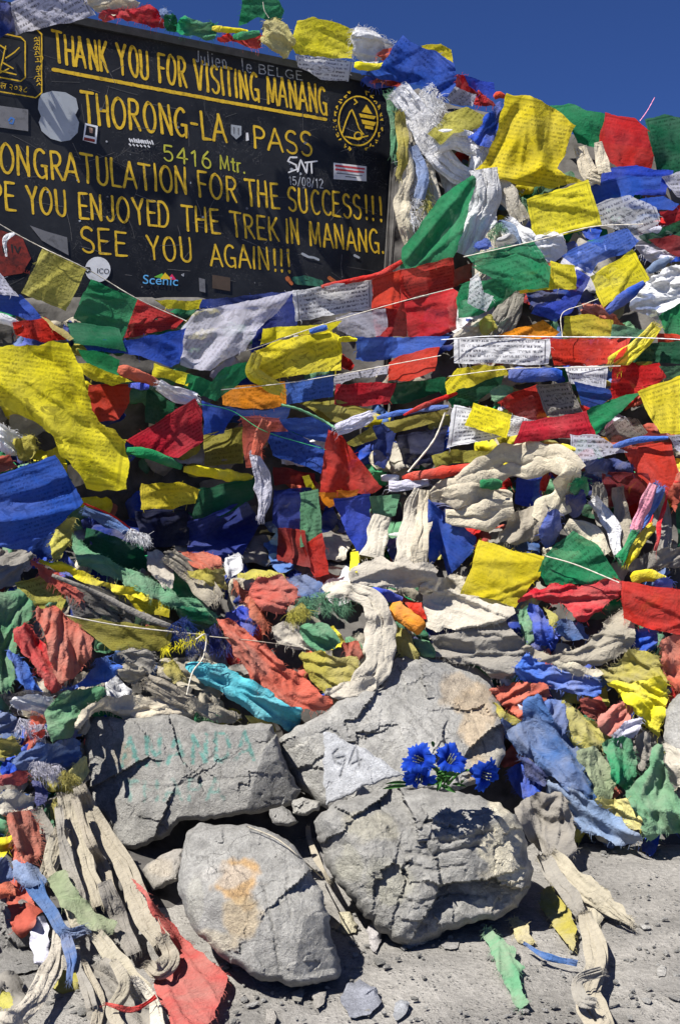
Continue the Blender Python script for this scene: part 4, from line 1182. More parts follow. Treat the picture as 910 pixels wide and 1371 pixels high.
# ------------------------------------------------------------------ boulders
def rock(name, outline, label, planes, gray=(.23, .225, .215), patches=(), cracks=(), strokes=(), engr=(), round_m=.03, round_px=11, thick=.35, step=2.4, facets=10, ftilt=.30, rough=.010, seed=1, jag=4.0, group=None, foff=.012, tex=1.0, fmax=.05):
    rr = np.random.RandomState(seed)
    ol = resample([np.array(p, float) for p in outline], step)
    ol = ol + np.stack([fbm(ol[:, 0] * .05, ol[:, 1] * .05, seed, 3), fbm(ol[:, 0] * .05, ol[:, 1] * .05, seed + 9, 3)], 1) * jag
    V, Fc, onb = tri_fill(ol, step)
    px, py = V[:, 0], V[:, 1]
    def plane_Y(p, nrm):
        p0 = P3(p[0], p[1], p[2]) - np.array([0, 0, CAMZ]); nn = np.array(nrm, float); nn /= np.linalg.norm(nn)
        r = np.stack([(px - CX) / F, np.ones_like(px), (HY - py) / F], 1)
        return (p0 @ nn) / np.minimum(r @ nn, -1e-3)
    Y = None
    kk = 90.0
    Ys = [np.clip(plane_Y(p[:3], p[3:]), .5, 9) for p in planes]
    Y = np.max(Ys, 0)
    nb = np.array(planes[0][3:], float); nb /= np.linalg.norm(nb)
    xs, ys = V.min(0), V.max(0)
    Y0 = Y.copy()
    for _ in range(facets):
        cx, cy = px[rr.randint(len(px))], py[rr.randint(len(px))]
        i = np.argmin(np.hypot(px - cx, py - cy))
        act = np.argmax([q[i] for q in Ys])
        nb = np.array(planes[act][3:], float); nb /= np.linalg.norm(nb)
        nn = nb + rr.normal(0, ftilt, 3)
        Y = np.maximum(Y, np.minimum(plane_Y((cx, cy, Y[i] - foff), nn), Y0 + fmax))
    d = seg_dist(px, py, [tuple(p) for p in ol[::2]], True)
    d = np.where(onb, 0, d)
    Y = Y + round_m * (1 - np.clip(d / round_px, 0, 1)) ** 2.2
    mpp = Y.mean() / F
    a, b = px * mpp, py * mpp
    wx = px + 4 * fbm(px * .05, py * .05, seed + 90, 3); wy = py + 4 * fbm(px * .05, py * .05, seed + 91, 3)
    for cell, tl in ((75.0, .20), (30.0, .075), (9.0, .045)):
        K = max(6, int((xs[0] * 0 + np.ptp(px)) * np.ptp(py) / cell ** 2))
        C = np.stack([rr.uniform(px.min(), px.max(), K), rr.uniform(py.min(), py.max(), K)], 1)
        tx, ty = rr.normal(0, tl, K), rr.normal(0, tl, K); of = rr.uniform(-.06, .06, K) * cell * mpp
        add = np.empty(len(px))
        for q in range(0, len(px), 1500):
            dx = wx[q:q + 1500, None] - C[None, :, 0]; dy = wy[q:q + 1500, None] - C[None, :, 1]
            near = np.argpartition(dx * dx + dy * dy, 3, 1)[:, :3]
            r_ = np.arange(len(near))[:, None]
            add[q:q + 1500] = (of[near] + (tx[near] * dx[r_, near] + ty[near] * dy[r_, near]) * mpp).max(1)
        Y = Y + (add - add.mean()) * min(1.5, rough / .011)
    Y = Y + rough * .25 * fbm(a * 26, b * 26, seed + 20, 4, .6)
    for cr in cracks:
        pts, wd, dp = cr
        dd = seg_dist(px + 3 * noise(px * .12, py * .12, 3), py + 3 * noise(px * .12, py * .12, 4), pts)
        Y = Y + .6 * dp * np.exp(-(dd / wd) ** 2)
    if len(engr):
        e = np.full(len(px), 1e9)
        for pl in engr: e = np.minimum(e, seg_dist(px, py, pl))
        Y = Y + .007 * np.clip(1 - e / 2.6, 0, 1)
    g_ = ground_Y(py) - .008
    Y = np.where(Y > g_ - .03, g_ - .03 + .03 * np.tanh((Y - g_ + .03) / .03), Y)
    front = P3(px, py, Y)
    # the hidden back
    Tk = thick * (1 - (1 - np.clip(d / (.5 * d.max() + 1), 0, 1)) ** 2) ** .5
    Yb = Y + Tk * (1 + .2 * fbm(a * 6, b * 6, seed + 70, 3))
    inn = np.where(~onb)[0]
    remap = np.arange(len(V)); remap[inn] = len(V) + np.arange(len(inn))
    back = P3(px[inn], py[inn], Yb[inn])
    faces = [f for f in Fc] + [tuple(int(remap[i]) for i in f[::-1]) for f in Fc]
    V3 = np.concatenate([front, back])
    col = np.tile(np.array(gray) * .98, (len(V), 1)) * (1 + .22 * fbm(a * 5, b * 5, seed + 50, 3))[:, None]
    for (cx, cy, rx, ry, cc, st) in patches:
        q = np.hypot((px - cx) / rx, (py - cy) / ry) + .75 * fbm(a * 12, b * 12, seed + 60 + int(cx), 4)
        f_ = np.clip((1.0 - q) / .3, 0, 1) * st
        col = col * (1 - f_[:, None]) + np.array(cc) * .92 * f_[:, None]
    if len(engr):
        f_ = np.clip(1 - e / 2.2, 0, 1)[:, None] * .45; col = col * (1 - f_) + np.array((.09, .09, .095)) * f_
    for cc, wd, st, pls in strokes:
        e2 = np.full(len(px), 1e9)
        for pl in pls: e2 = np.minimum(e2, seg_dist(px + 2.2 * noise(px * .2, py * .2, 7), py + 2.2 * noise(px * .2, py * .2, 8), pl))
        wear = np.clip((fbm(px * .09, py * .09, seed + 80, 4) + .34) / .42, .0, 1)
        f_ = (np.clip((wd - e2) / 1.6, 0, 1) * wear * st)[:, None]
        col = col * (1 - f_) + np.array(cc) * f_
    for cr in cracks:
        dd = seg_dist(px + 3 * noise(px * .12, py * .12, 3), py + 3 * noise(px * .12, py * .12, 4), cr[0])
        f_ = (np.exp(-(dd / (cr[1] * .6)) ** 2) * .32)[:, None]; col = col * (1 - f_) + np.array((.07, .068, .064)) * f_
    col = np.concatenate([col, col[inn]])
    o = link_at_base(name, V3, faces, rock_mat('stone_%d' % seed, tex), col=np.clip(col, .01, 1), smooth='edges')
    tag(o, label, 'stone' if name != 'boulder' else 'boulder', group)
    # note it in the pile
    oc = [tuple(p) for p in ol]
    m = inside(gx, gy, oc)
    from_idx = np.where(m)
    if len(from_idx[0]):
        gxx, gyy = gx[m], gy[m]
        vals = np.empty(len(gxx))
        for q in range(0, len(gxx), 400):
            dd = (gxx[q:q + 400, None] - px[None]) ** 2 + (gyy[q:q + 400, None] - py[None]) ** 2
            vals[q:q + 400] = Y[np.argmin(dd, 1)]
        buf[m] = np.minimum(buf[m], vals)
    return o

def pts(s):
    return [tuple(float(c) for c in p.split(',')) for p in s.split()]

def paint_letters(text, x0, t0, b0, x1, t1, b1):
    L, tot = layout(text, .22)
    out = []
    for x, st in L:
        for pl in st:
            q = []
            for u, v in pl:
                f_ = (x + u) / tot
                xx = x0 + (x1 - x0) * f_; tt = t0 + (t1 - t0) * f_; bb = b0 + (b1 - b0) * f_
                q.append((xx, bb + (tt - bb) * v))
            out.append(q)
    return out

TEAL = (.055, .23, .20)
def rocks_back():
    tan = (.46, .36, .24); pale = (.42, .41, .38)
    rock('boulder', pts('372,990 390,978 420,962 452,940 480,926 508,918 516,894 530,880 560,879 600,884 640,896 656,906 668,940 676,1010 660,1040 600,1062 540,1064 440,1084 408,1062 384,1030'),
         'broad grey boulder with pale tan streaks behind the blue flowers', [(500, 1000, 3.62, -.12, -.80, .55), (600, 930, 3.80, .15, -.55, .8), (420, 1040, 3.62, -.5, -.85, .15)], (.31, .305, .29),
         [(640, 970, 26, 70, tan, .75), (610, 925, 30, 22, tan, .55), (655, 1000, 16, 30, (.5, .46, .38), .7), (420, 1000, 26, 26, pale, .6), (480, 960, 60, 12, pale, .35), (560, 900, 50, 14, (.22, .22, .22), .6)],
         [([(508, 916), (540, 940), (575, 985), (640, 1020)], 3, .008), ([(455, 940), (480, 975), (500, 1000)], 2, .005), ([(560, 905), (600, 940), (632, 960), (650, 1010)], 2.5, .008)], seed=21, thick=.45, rough=.010, facets=16, ftilt=.3, foff=.02, round_m=.03)
    rock('boulder', pts('112,966 128,958 160,962 200,960 225,957 244,957 262,966 300,969 330,970 352,966 364,970 374,1000 386,1028 402,1058 397,1078 350,1088 300,1094 240,1100 228,1118 205,1128 182,1137 160,1136 150,1108 130,1084 120,1078 114,1020'),
         'flat faced grey boulder with faded teal painted capitals', [(250, 1030, 3.52, -.10, -.88, .42), (240, 962, 3.54, 0, -.5, .9), (370, 1000, 3.55, .55, -.8, .2)], (.255, .25, .235),
         [(160, 1010, 22, 20, (.27, .24, .19), .7), (140, 1060, 40, 20, (.30, .295, .28), .5)],
         [([(290, 980), (288, 1010), (262, 1034), (240, 1052), (216, 1056)], 1.5, .007), ([(160, 1050), (220, 1053), (300, 1042), (345, 1040)], 1.3, .006), ([(255, 1020), (258, 1045)], 1.2, .005), ([(175, 1100), (180, 1080), (200, 1068)], 1.2, .005)],
         [(TEAL, 3.4, .72, paint_letters('ANANDA', 162, 988, 1026, 340, 980, 1016)), (TEAL, 3.0, .5, paint_letters('THAPA', 164, 1046, 1072, 300, 1042, 1070))],
         seed=22, thick=.4, rough=.0065, round_m=.03, round_px=8, facets=18, ftilt=.2, step=2.0)
    rock('stone', pts('433,978 440,980 458,988 478,998 510,1018 538,1036 520,1044 500,1050 484,1054 470,1064 452,1070 436,1077 434,1040'),
         'triangular pale slab engraved with letters, leaning on the boulders', [(470, 1030, 3.40, -.15, -.82, .55)], (.40, .41, .43), [],
         (), (), [[(452, 1004), (446, 1010), (450, 1022), (460, 1026)], [(450, 1016), (460, 1014)], [(463, 1016), (456, 1040)], [(468, 1022), (477, 998)], [(477, 998), (482, 1026)], [(470, 1024), (484, 1018)]], round_m=.008, round_px=4, thick=.05, facets=0, rough=.003, seed=23, step=1.5, jag=4.5, foff=.004)

def rocks_front():
    tan = (.48, .30, .13)
    rock('boulder', pts('420,1098 436,1084 450,1074 490,1062 530,1054 560,1056 600,1060 640,1064 668,1076 690,1090 700,1112 708,1140 712,1168 704,1196 690,1216 664,1230 640,1234 600,1246 572,1262 545,1270 524,1258 500,1240 470,1206 450,1184 436,1160 426,1130'),
         'largest craggy grey boulder, below the blue flowers', [(560, 1150, 2.80, -.12, -.90, .38), (560, 1072, 2.94, 0, -.35, .94), (480, 1190, 2.82, -.5, -.8, .1), (690, 1140, 2.86, .45, -.85, .28), (580, 1230, 2.74, .05, -.92, -.25)], (.265, .26, .245),
         [(492, 1110, 34, 26, (.38, .36, .29), .7), (520, 1180, 40, 34, (.34, .33, .26), .5), (680, 1130, 34, 54, (.62, .57, .44), .95), (668, 1190, 38, 30, (.54, .49, .38), .8), (470, 1160, 20, 30, (.35, .34, .27), .5)],
         [([(505, 1080), (540, 1104), (580, 1100), (610, 1110)], 2.5, .014), ([(520, 1110), (540, 1140), (570, 1146), (640, 1132)], 3, .016), ([(560, 1120), (600, 1128), (660, 1112)], 2.4, .012), ([(545, 1156), (580, 1166), (620, 1158)], 2.6, .014), ([(530, 1200), (560, 1210), (600, 1196), (650, 1200)], 2.4, .012), ([(590, 1090), (640, 1090)], 2, .01)],
         seed=31, thick=.5, rough=.015, round_m=.045, round_px=11, facets=26, ftilt=.4, fmax=.04, foff=.020, jag=5)
    rock('boulder', pts('252,1112 268,1103 290,1103 330,1105 356,1110 372,1116 395,1134 414,1164 430,1192 440,1226 446,1262 457,1300 448,1310 430,1314 410,1320 390,1322 368,1312 350,1312 326,1298 300,1284 278,1262 260,1246 246,1218 238,1190 242,1150'),
         'rounded grey boulder with an orange weathered patch at lower left', [(330, 1200, 2.54, -.22, -.84, .44), (320, 1112, 2.76, -.05, -.45, .9), (430, 1240, 2.50, .45, -.85, .3), (270, 1220, 2.54, -.6, -.72, .2)], (.285, .28, .265),
         [(318, 1186, 32, 34, tan, .85), (330, 1230, 30, 36, (.44, .34, .2), .6), (300, 1170, 50, 16, (.42, .40, .37), .6), (282, 1262, 34, 18, (.45, .4, .31), .75), (262, 1200, 12, 50, (.36, .35, .31), .7)],
         [([(352, 1180), (358, 1215), (366, 1245), (374, 1300)], 2.0, .007), ([(386, 1160), (384, 1200), (390, 1230)], 2, .005)],
         seed=38, thick=.45, rough=.009, round_m=.035, round_px=10, facets=16, ftilt=.28, foff=.016, fmax=.03)
    rock('boulder', pts('-60,1210 -20,1200 20,1203 42,1208 60,1226 70,1244 64,1276 52,1296 30,1304 0,1308 -40,1306 -70,1270'),
         'dark grey rounded boulder at the left edge under rags', [(10, 1255, 2.74, -.1, -.8, .55), (55, 1250, 2.78, .5, -.8, .3)], (.23, .225, .215), [(20, 1220, 30, 14, (.3, .29, .27), .5)], seed=33, thick=.35, rough=.012)
    rock('boulder', pts('886,950 900,936 930,916 980,900 1040,930 1060,1010 1000,1060 930,1050 900,1034 890,1000'),
         'grey boulder at the right edge behind the green rag', [(920, 990, 3.72, -.3, -.8, .5)], (.31, .305, .29), [(905, 1010, 20, 20, (.4, .39, .37), .6)], seed=34, thick=.35)
    rock('stone', pts('190,1164 204,1150 226,1140 248,1136 246,1160 240,1178 222,1190 204,1192'), 'small tan grey stone wedged under the teal lettered boulder', [(220, 1165, 3.14, -.3, -.75, .6)], (.32, .30, .27), [(215, 1160, 20, 14, (.44, .39, .32), .7)], seed=35, thick=.15, round_m=.03, round_px=9, facets=6)
    for sd, o, lab, Yc, g in ((41, '390,1074 404,1069 426,1071 428,1086 412,1092 392,1088', 'small flat-topped stone between the lettered boulder and the slab', 3.36, (.35, .34, .31)),
                              (42, '362,1084 378,1078 392,1090 400,1100 384,1108 366,1102', 'rough grey stone in the gap above the orange patched boulder', 3.30, (.25, .245, .23)),
                              (43, '489,1246 497,1236 506,1240 510,1256 503,1276 494,1266', 'smooth pale pebble standing between the two front boulders', 2.84, (.40, .38, .38)),
                              (44, '452,1222 466,1220 478,1240 476,1252 458,1252', 'yellowish flat stone between the two front boulders', 2.93, (.40, .37, .27)),
                              (45, '452,1334 464,1318 484,1312 502,1322 508,1344 492,1362 468,1360', 'bluish grey lump of stone near the bottom centre', 2.50, (.24, .25, .29)),
                              (46, '416,1334 424,1326 436,1328 434,1342 424,1350', 'small pale stone below the orange patched boulder', 2.50, (.36, .34, .31)),
                              (47, '528,1344 536,1338 548,1342 542,1358 532,1368 526,1360', 'small bluish stone right of the bluish lump', 2.44, (.30, .31, .33)),
                              (48, '356,1352 364,1350 372,1362 366,1371 356,1366', 'tiny light stone at the bottom, under the front boulder', 2.43, (.34, .32, .29)),
                              (49, '590,1262 604,1256 616,1260 612,1268 596,1270', 'small grey stone at the foot of the largest boulder', 2.84, (.31, .30, .29)),
                              (50, '878,1296 884,1290 892,1296 890,1306 880,1308', 'small pale stone alone on the gravel at the right', 2.66, (.36, .35, .33)),
                              (51, '428,1140 444,1150 452,1172 446,1190 434,1176', 'narrow grey stone between the front boulders', 3.02, (.27, .26, .25)),
                              (52, '390,1330 402,1322 410,1332 402,1342 392,1340', 'rough brown grey stone under the orange patched boulder', 2.52, (.27, .26, .23))):
        rock('stone', pts(o), lab, [(*np.mean(pts(o), 0), Yc, BR.uniform(-.3, .2), -.75, .6)], g, seed=sd, thick=.06, round_m=.018, round_px=6, facets=5, step=1.7, rough=.006, jag=4.5)

def gravel():
    rr = np.random.RandomState(8)
    V, Fc, C = [], [], []
    ico = [(0, 0, 1), (.894, 0, .447), (.276, .851, .447), (-.724, .526, .447), (-.724, -.526, .447), (.276, -.851, .447), (.724, .526, -.447), (-.276, .851, -.447), (-.894, 0, -.447), (-.276, -.851, -.447), (.724, -.526, -.447), (0, 0, -1)]
    icf = [(0, 1, 2), (0, 2, 3), (0, 3, 4), (0, 4, 5), (0, 5, 1), (1, 6, 2), (2, 7, 3), (3, 8, 4), (4, 9, 5), (5, 10, 1), (6, 7, 2), (7, 8, 3), (8, 9, 4), (9, 10, 5), (10, 6, 1), (11, 7, 6), (11, 8, 7), (11, 9, 8), (11, 10, 9), (11, 6, 10)]
    ico = np.array(ico)
    for _ in range(5200):
        px, py = rr.uniform(-60, 980), rr.uniform(1090, 1400)
        Y = float(ground_Y(py)); p = P3(px, py, Y); p[2] = 0
        if fbm(np.array([px * .012]), np.array([py * .02]), 6, 3)[0] < -.25 + .3 * rr.rand(): continue
        r = .0013 + .0085 * rr.rand() ** 5.5
        chip = rr.rand() < .007
        if chip: r = rr.uniform(.008, .017)
        v = ico * (1 + rr.uniform(-.3, .3, (12, 1))) * np.array([r * rr.uniform(.8, 1.7), r * rr.uniform(.6, 1.2), r * .25]) if chip else ico * (1 + rr.uniform(-.3, .3, (12, 1))) * np.array([r * rr.uniform(.8, 1.5), r * rr.uniform(.7, 1.3), r * .62])
        t = rr.uniform(0, 6.28); c, s_ = math.cos(t), math.sin(t)
        v = np.stack([v[:, 0] * c - v[:, 1] * s_, v[:, 0] * s_ + v[:, 1] * c, v[:, 2]], 1) + p + np.array([0, 0, r * .25])
        n = len(V) * 12
        V.append(v); Fc += [tuple(i + n for i in f) for f in icf]
        g = rr.uniform(.24, .42) + (.15 if rr.rand() < .04 else 0); C.append(np.tile([g * 1.02, g, g * .95], (12, 1)))
    o = mesh('gravel', np.concatenate(V), Fc, rock_mat('gravel_stone', 3), col=np.concatenate(C), smooth=False)
    tag(o, 'loose grey gravel scattered over the ground', None, None, 'stuff')

# ------------------------------------------------------------------ blue cloth flowers
def flowers():
    def petal_mat():
        s = N('blue_petal'); pos = s.pos()
        a = s.n('ShaderNodeAttribute'); a.attribute_name = 'Col'
        hsv = s.n('ShaderNodeHueSaturation'); s.l(a.outputs['Color'], hsv.inputs['Color']); s.l(s.mapr(s.noise(pos, 120, 3), .3, .7, .75, 1.2), hsv.inputs['Value'])
        d = s.n('ShaderNodeBsdfDiffuse'); s.l(hsv.outputs[0], d.inputs[0]); t = s.n('ShaderNodeBsdfTranslucent'); s.l(hsv.outputs[0], t.inputs[0])
        m = s.n('ShaderNodeMixShader'); m.inputs[0].default_value = .3; s.l(d.outputs[0], m.inputs[1]); s.l(t.outputs[0], m.inputs[2]); s.l(m.outputs[0], s.out.inputs[0])
        return s.m
    pm = petal_mat(); lm = simple('leaf_green', (.03, .11, .018), .55, .35, 60); sm = simple('stamen_white', (.20, .22, .16), .6); stm = simple('stem_green', (.05, .16, .03), .6)
    root = empty('flower_bunch', tuple(P3(600, 1060, 2.84)))
    tag(root, 'bunch of blue artificial gentians with green leaves lying on the largest boulder', 'flowers')
    def blossom(px, py, Y, axis, R, seed):
        rr = np.random.RandomState(seed)
        ax = Vector(axis).normalized(); q = ax.to_track_quat('Z', 'Y').to_matrix(); q = np.array(q)
        nr, na = 16, 70
        V, C = [], []
        for i in range(nr):
            t = i / (nr - 1)
            for j in range(na):
                th = j / na * 2 * math.pi
                lobe = .5 + .5 * math.cos(5 * th)
                r = R * (.16 + .22 * t + .62 * max(0, (t - .5) / .5) ** 1.3 * (.74 + .26 * lobe ** .7))
                fr = max(0, (t - .72) / .28); lob_i = int((th / 6.2832 * 5 + .5) % 5); z_l = [.12, -.25, .05, -.12, .22][(lob_i + seed) % 5] * fr * R
                r *= 1 + fr * (.09 * math.sin(th * 27 + seed) + rr.uniform(-.05, .05))
                z = R * (1.5 * t - .55 * max(0, (t - .6) / .4) ** 2 * (1.0)) - 1.2 * R + fr * R * .10 * math.sin(th * 10 + seed) + z_l
                V.append(q @ np.array([r * math.cos(th), r * math.sin(th), z]))
                k = .22 + .95 * t; C.append((.010 * k + .010 * fr, .038 * k + .028 * fr, .36 * k))
        Fc = [(i * na + j, i * na + (j + 1) % na, (i + 1) * na + (j + 1) % na, (i + 1) * na + j) for i in range(nr - 1) for j in range(na)]
        c = P3(px, py, Y)
        b = mesh('blossom', np.array(V) + c, Fc, pm, col=np.array(C)); keep_world(b, root)
        # stamens
        SV, SF = [], []
        for k in range(6):
            a = k / 6 * 6.28 + seed; d = np.array([.12 * math.cos(a), .12 * math.sin(a), 0]) * R
            k0 = len(SV)
            for z, w_ in ((-1.0, .022), (-.1, .022), (.0, .04), (.06, .012)):
                for e in ((1, 0), (-.5, .87), (-.5, -.87)):
                    SV.append(q @ (d * (1 + .6 * (z + 1)) + np.array([e[0] * w_ * R, e[1] * w_ * R, z * R])) + c)
            for s_ in range(3):
                for j in range(3): SF.append((k0 + s_ * 3 + j, k0 + s_ * 3 + (j + 1) % 3, k0 + s_ * 3 + 3 + (j + 1) % 3, k0 + s_ * 3 + 3 + j))
        st = mesh('stamen', SV, SF, sm, parent=b)
        # stem
        a0 = q @ np.array([0, 0, -1.15 * R]) + c; a1 = P3(600, 1050, 2.88)
        d = a1 - a0; up = np.array([0, 0, 1.0]); sd_ = np.cross(d, up); sd_ /= np.linalg.norm(sd_) + 1e-9; u2 = np.cross(sd_, d); u2 /= np.linalg.norm(u2) + 1e-9
        SV = []
        for t in np.linspace(0, 1, 6):
            for k in range(6): SV.append(a0 + d * t + up * .012 * math.sin(t * 3.14) + .0035 * (sd_ * math.cos(k * 1.047) + u2 * math.sin(k * 1.047)))
        keep_world(mesh('stem', SV, [(i * 6 + j, i * 6 + (j + 1) % 6, i * 6 + 6 + (j + 1) % 6, i * 6 + 6 + j) for i in range(5) for j in range(6)], stm), root)
    blossom(556, 1016, 2.80, (-.75, -.85, .45), .047, 1)
    blossom(560, 1046, 2.77, (-.25, -.75, -.75), .046, 2)
    blossom(606, 1013, 2.80, (.35, -.75, .75), .044, 3)
    blossom(654, 1040, 2.78, (.85, -.75, -.2), .047, 4)
    # leaves
    rr = np.random.RandomState(3)
    def leaf(px, py, Y, dx, dy, L, wd):
        V, Fc = [], []
        n = 7
        for i in range(n):
            t = i / (n - 1); w_ = wd * math.sin(math.pi * (.12 + .86 * t)) ** .8
            c = np.array([px + dx * L * t, py + dy * L * t + 5 * t * t]); s_ = np.array([-dy, dx])
            for v in (-1, 0, 1): V.append(P3(*(c + s_ * w_ * v), Y - .012 * t + (.006 if v == 0 else 0) - .01 * math.sin(t * 3)))
        for i in range(n - 1):
            for v in range(2): Fc.append((i * 3 + v, i * 3 + v + 1, i * 3 + v + 4, i * 3 + v + 3))
        keep_world(mesh('leaf', V, Fc, lm), root)
    for k in range(18):
        a = rr.uniform(0, 6.28)
        leaf(596 + rr.uniform(-16, 22), 1040 + rr.uniform(-10, 12), 2.79 + rr.uniform(-.02, .03), math.cos(a), .6 * math.sin(a), rr.uniform(14, 26), rr.uniform(2, 4))
    leaf(545, 1052, 2.80, -.98, -.02, 34, 2.6); leaf(545, 1048, 2.80, -.97, -.12, 30, 2.2); leaf(580, 1000, 2.80, -.1, -.8, 16, 3); leaf(590, 1044, 2.77, -.3, .6, 18, 4)

def turquoise_roll():
    P_ = pts('243,893 262,888 292,889 314,898 336,909 372,934 392,944 406,950 405,964 397,973 386,979 366,969 335,953 300,931 268,911')
    o = cloth('r', 'trq', parse_opts('o.10 d33 a.007 l.05 b.035 bw.022 x0 k2 q.1'), '', P_, False,
              [(.022, 7, [(262, 896), (310, 906), (370, 942), (400, 958)]), (-.016, 5, [(265, 902), (310, 920), (370, 956), (392, 968)]), (.012, 5, [(280, 908), (330, 942), (380, 974)])])
    o.name = 'folded_cloth'; tag(o, 'turquoise cloth folded into a flat tube above the boulders', 'cloth')

# ------------------------------------------------------------------ the cloth, one line each: kind | colour | settings | label | outline or path in the view
TOP = '''
r|dblu|S o.02|dark blue cloth at the far left top corner of the signboard|-30,-10 0,2 14,4 22,40 8,50 -30,56
p|lil|S o.04 a.006 b.008|pale lilac printed flag draped over the top left corner of the signboard|14,4 40,-10 112,-8 129,20 96,29 50,39 22,47
r|cre|S o.03|cream and yellow scrap on the signboard edge beside the pale lilac flag|112,-6 176,-8 188,8 158,20 130,18
r|red|S o.05 a.016 l.035|crumpled red rag lying on the signboard edge above VISITING|128,20 150,11 176,12 200,5 216,16 222,38 200,37 170,26 140,28
r|lblu|S o.03|thin pale blue strip between red and green rags on the signboard edge|212,9 226,13 226,34 214,24
r|dgrn|S o.04|small dark green fold on the signboard edge right of the red rag|221,15 236,20 238,42 222,37
r|grn|S o.05 a.014|green crumpled rag on the signboard edge above FOR|236,24 248,19 262,30 282,26 291,40 288,54 262,49 237,43
t|yel|S o.05 w4/5/3|short yellow roll on the signboard edge beside the green rag|284,38 306,40 332,42
r|red|S o.06 a.016|dark red rag on the signboard edge below the standing green flag|288,48 305,43 318,51 345,42 351,50 346,65 318,58 300,57
t|grn|S o.07 w4/6/5|green roll lying across the dark red rag on the signboard edge|312,50 326,48 348,44
p|grn|S o.05 x.4|green flag standing up above the signboard against the sky|324,-4 340,-14 374,0 381,14 375,30 345,24 320,35
r|pyel|S o.07 a.010|pale yellow flag gathered on the signboard edge left of the bright yellow one|352,32 366,22 388,34 395,60 386,79 362,69 349,56
p|yel|S o.09 a.008|bright yellow flag folded over the top of the signboard above MANANG|397,28 420,22 442,28 475,40 472,78 440,78 396,73 390,58
p|whi|S o.08 h.1|white printed flag hanging under the bright yellow one on the signboard|395,73 440,78 472,82 467,111 430,105 398,91
r|whi|S o.09 x1.2 xl13 a.010|frayed white flag between yellow and blue on the signboard top|474,33 500,42 529,60 516,74 502,85 478,82 471,68
r|bred|S o.10|little red patch between the frayed white flag and the blue flag|508,65 527,62 523,82 504,84
t|yel|S o.10 w5/6/5|yellow rolled flag under the frayed white one at the signboard corner|474,87 496,90 520,88
r|blu|S o.08 a.010|blue strip under the yellow roll at the signboard corner|486,104 520,103 540,116 490,121
r|mar|S o.09|dark maroon fold beneath the big blue flag|502,104 540,108 538,118 498,112
p|yel|o.06|yellow orange flag peeping over the top of the big blue flag|564,61 590,58 604,66 607,84 592,82 566,70
p|blu|o.16 a.011|big bright blue flag draped over the signboard corner|538,47 550,58 582,68 607,85 614,106 594,138 572,117 520,107 484,99 508,92 524,66|.03,14:545,56 560,90 594,130;-.025,10:580,72 585,100 600,120;.02,8:495,96 540,96 590,108
r|red|o.12|red flag slanting behind the big blue flag at the crest|612,98 624,104 656,130 663,147 636,141 622,124 604,112
f|blu|o.10|blue flag at the crest right of the slanting red one|622,101 660,112 664,130 650,133 626,115
p|lil|o.15|pale lilac printed flag under the slanting red one at the crest|597,128 610,117 637,126 632,143 601,139
t|bred|o.12 w4/5/3|small red knot at the end of the crest by the blue flag|661,131 668,127 677,131
'''
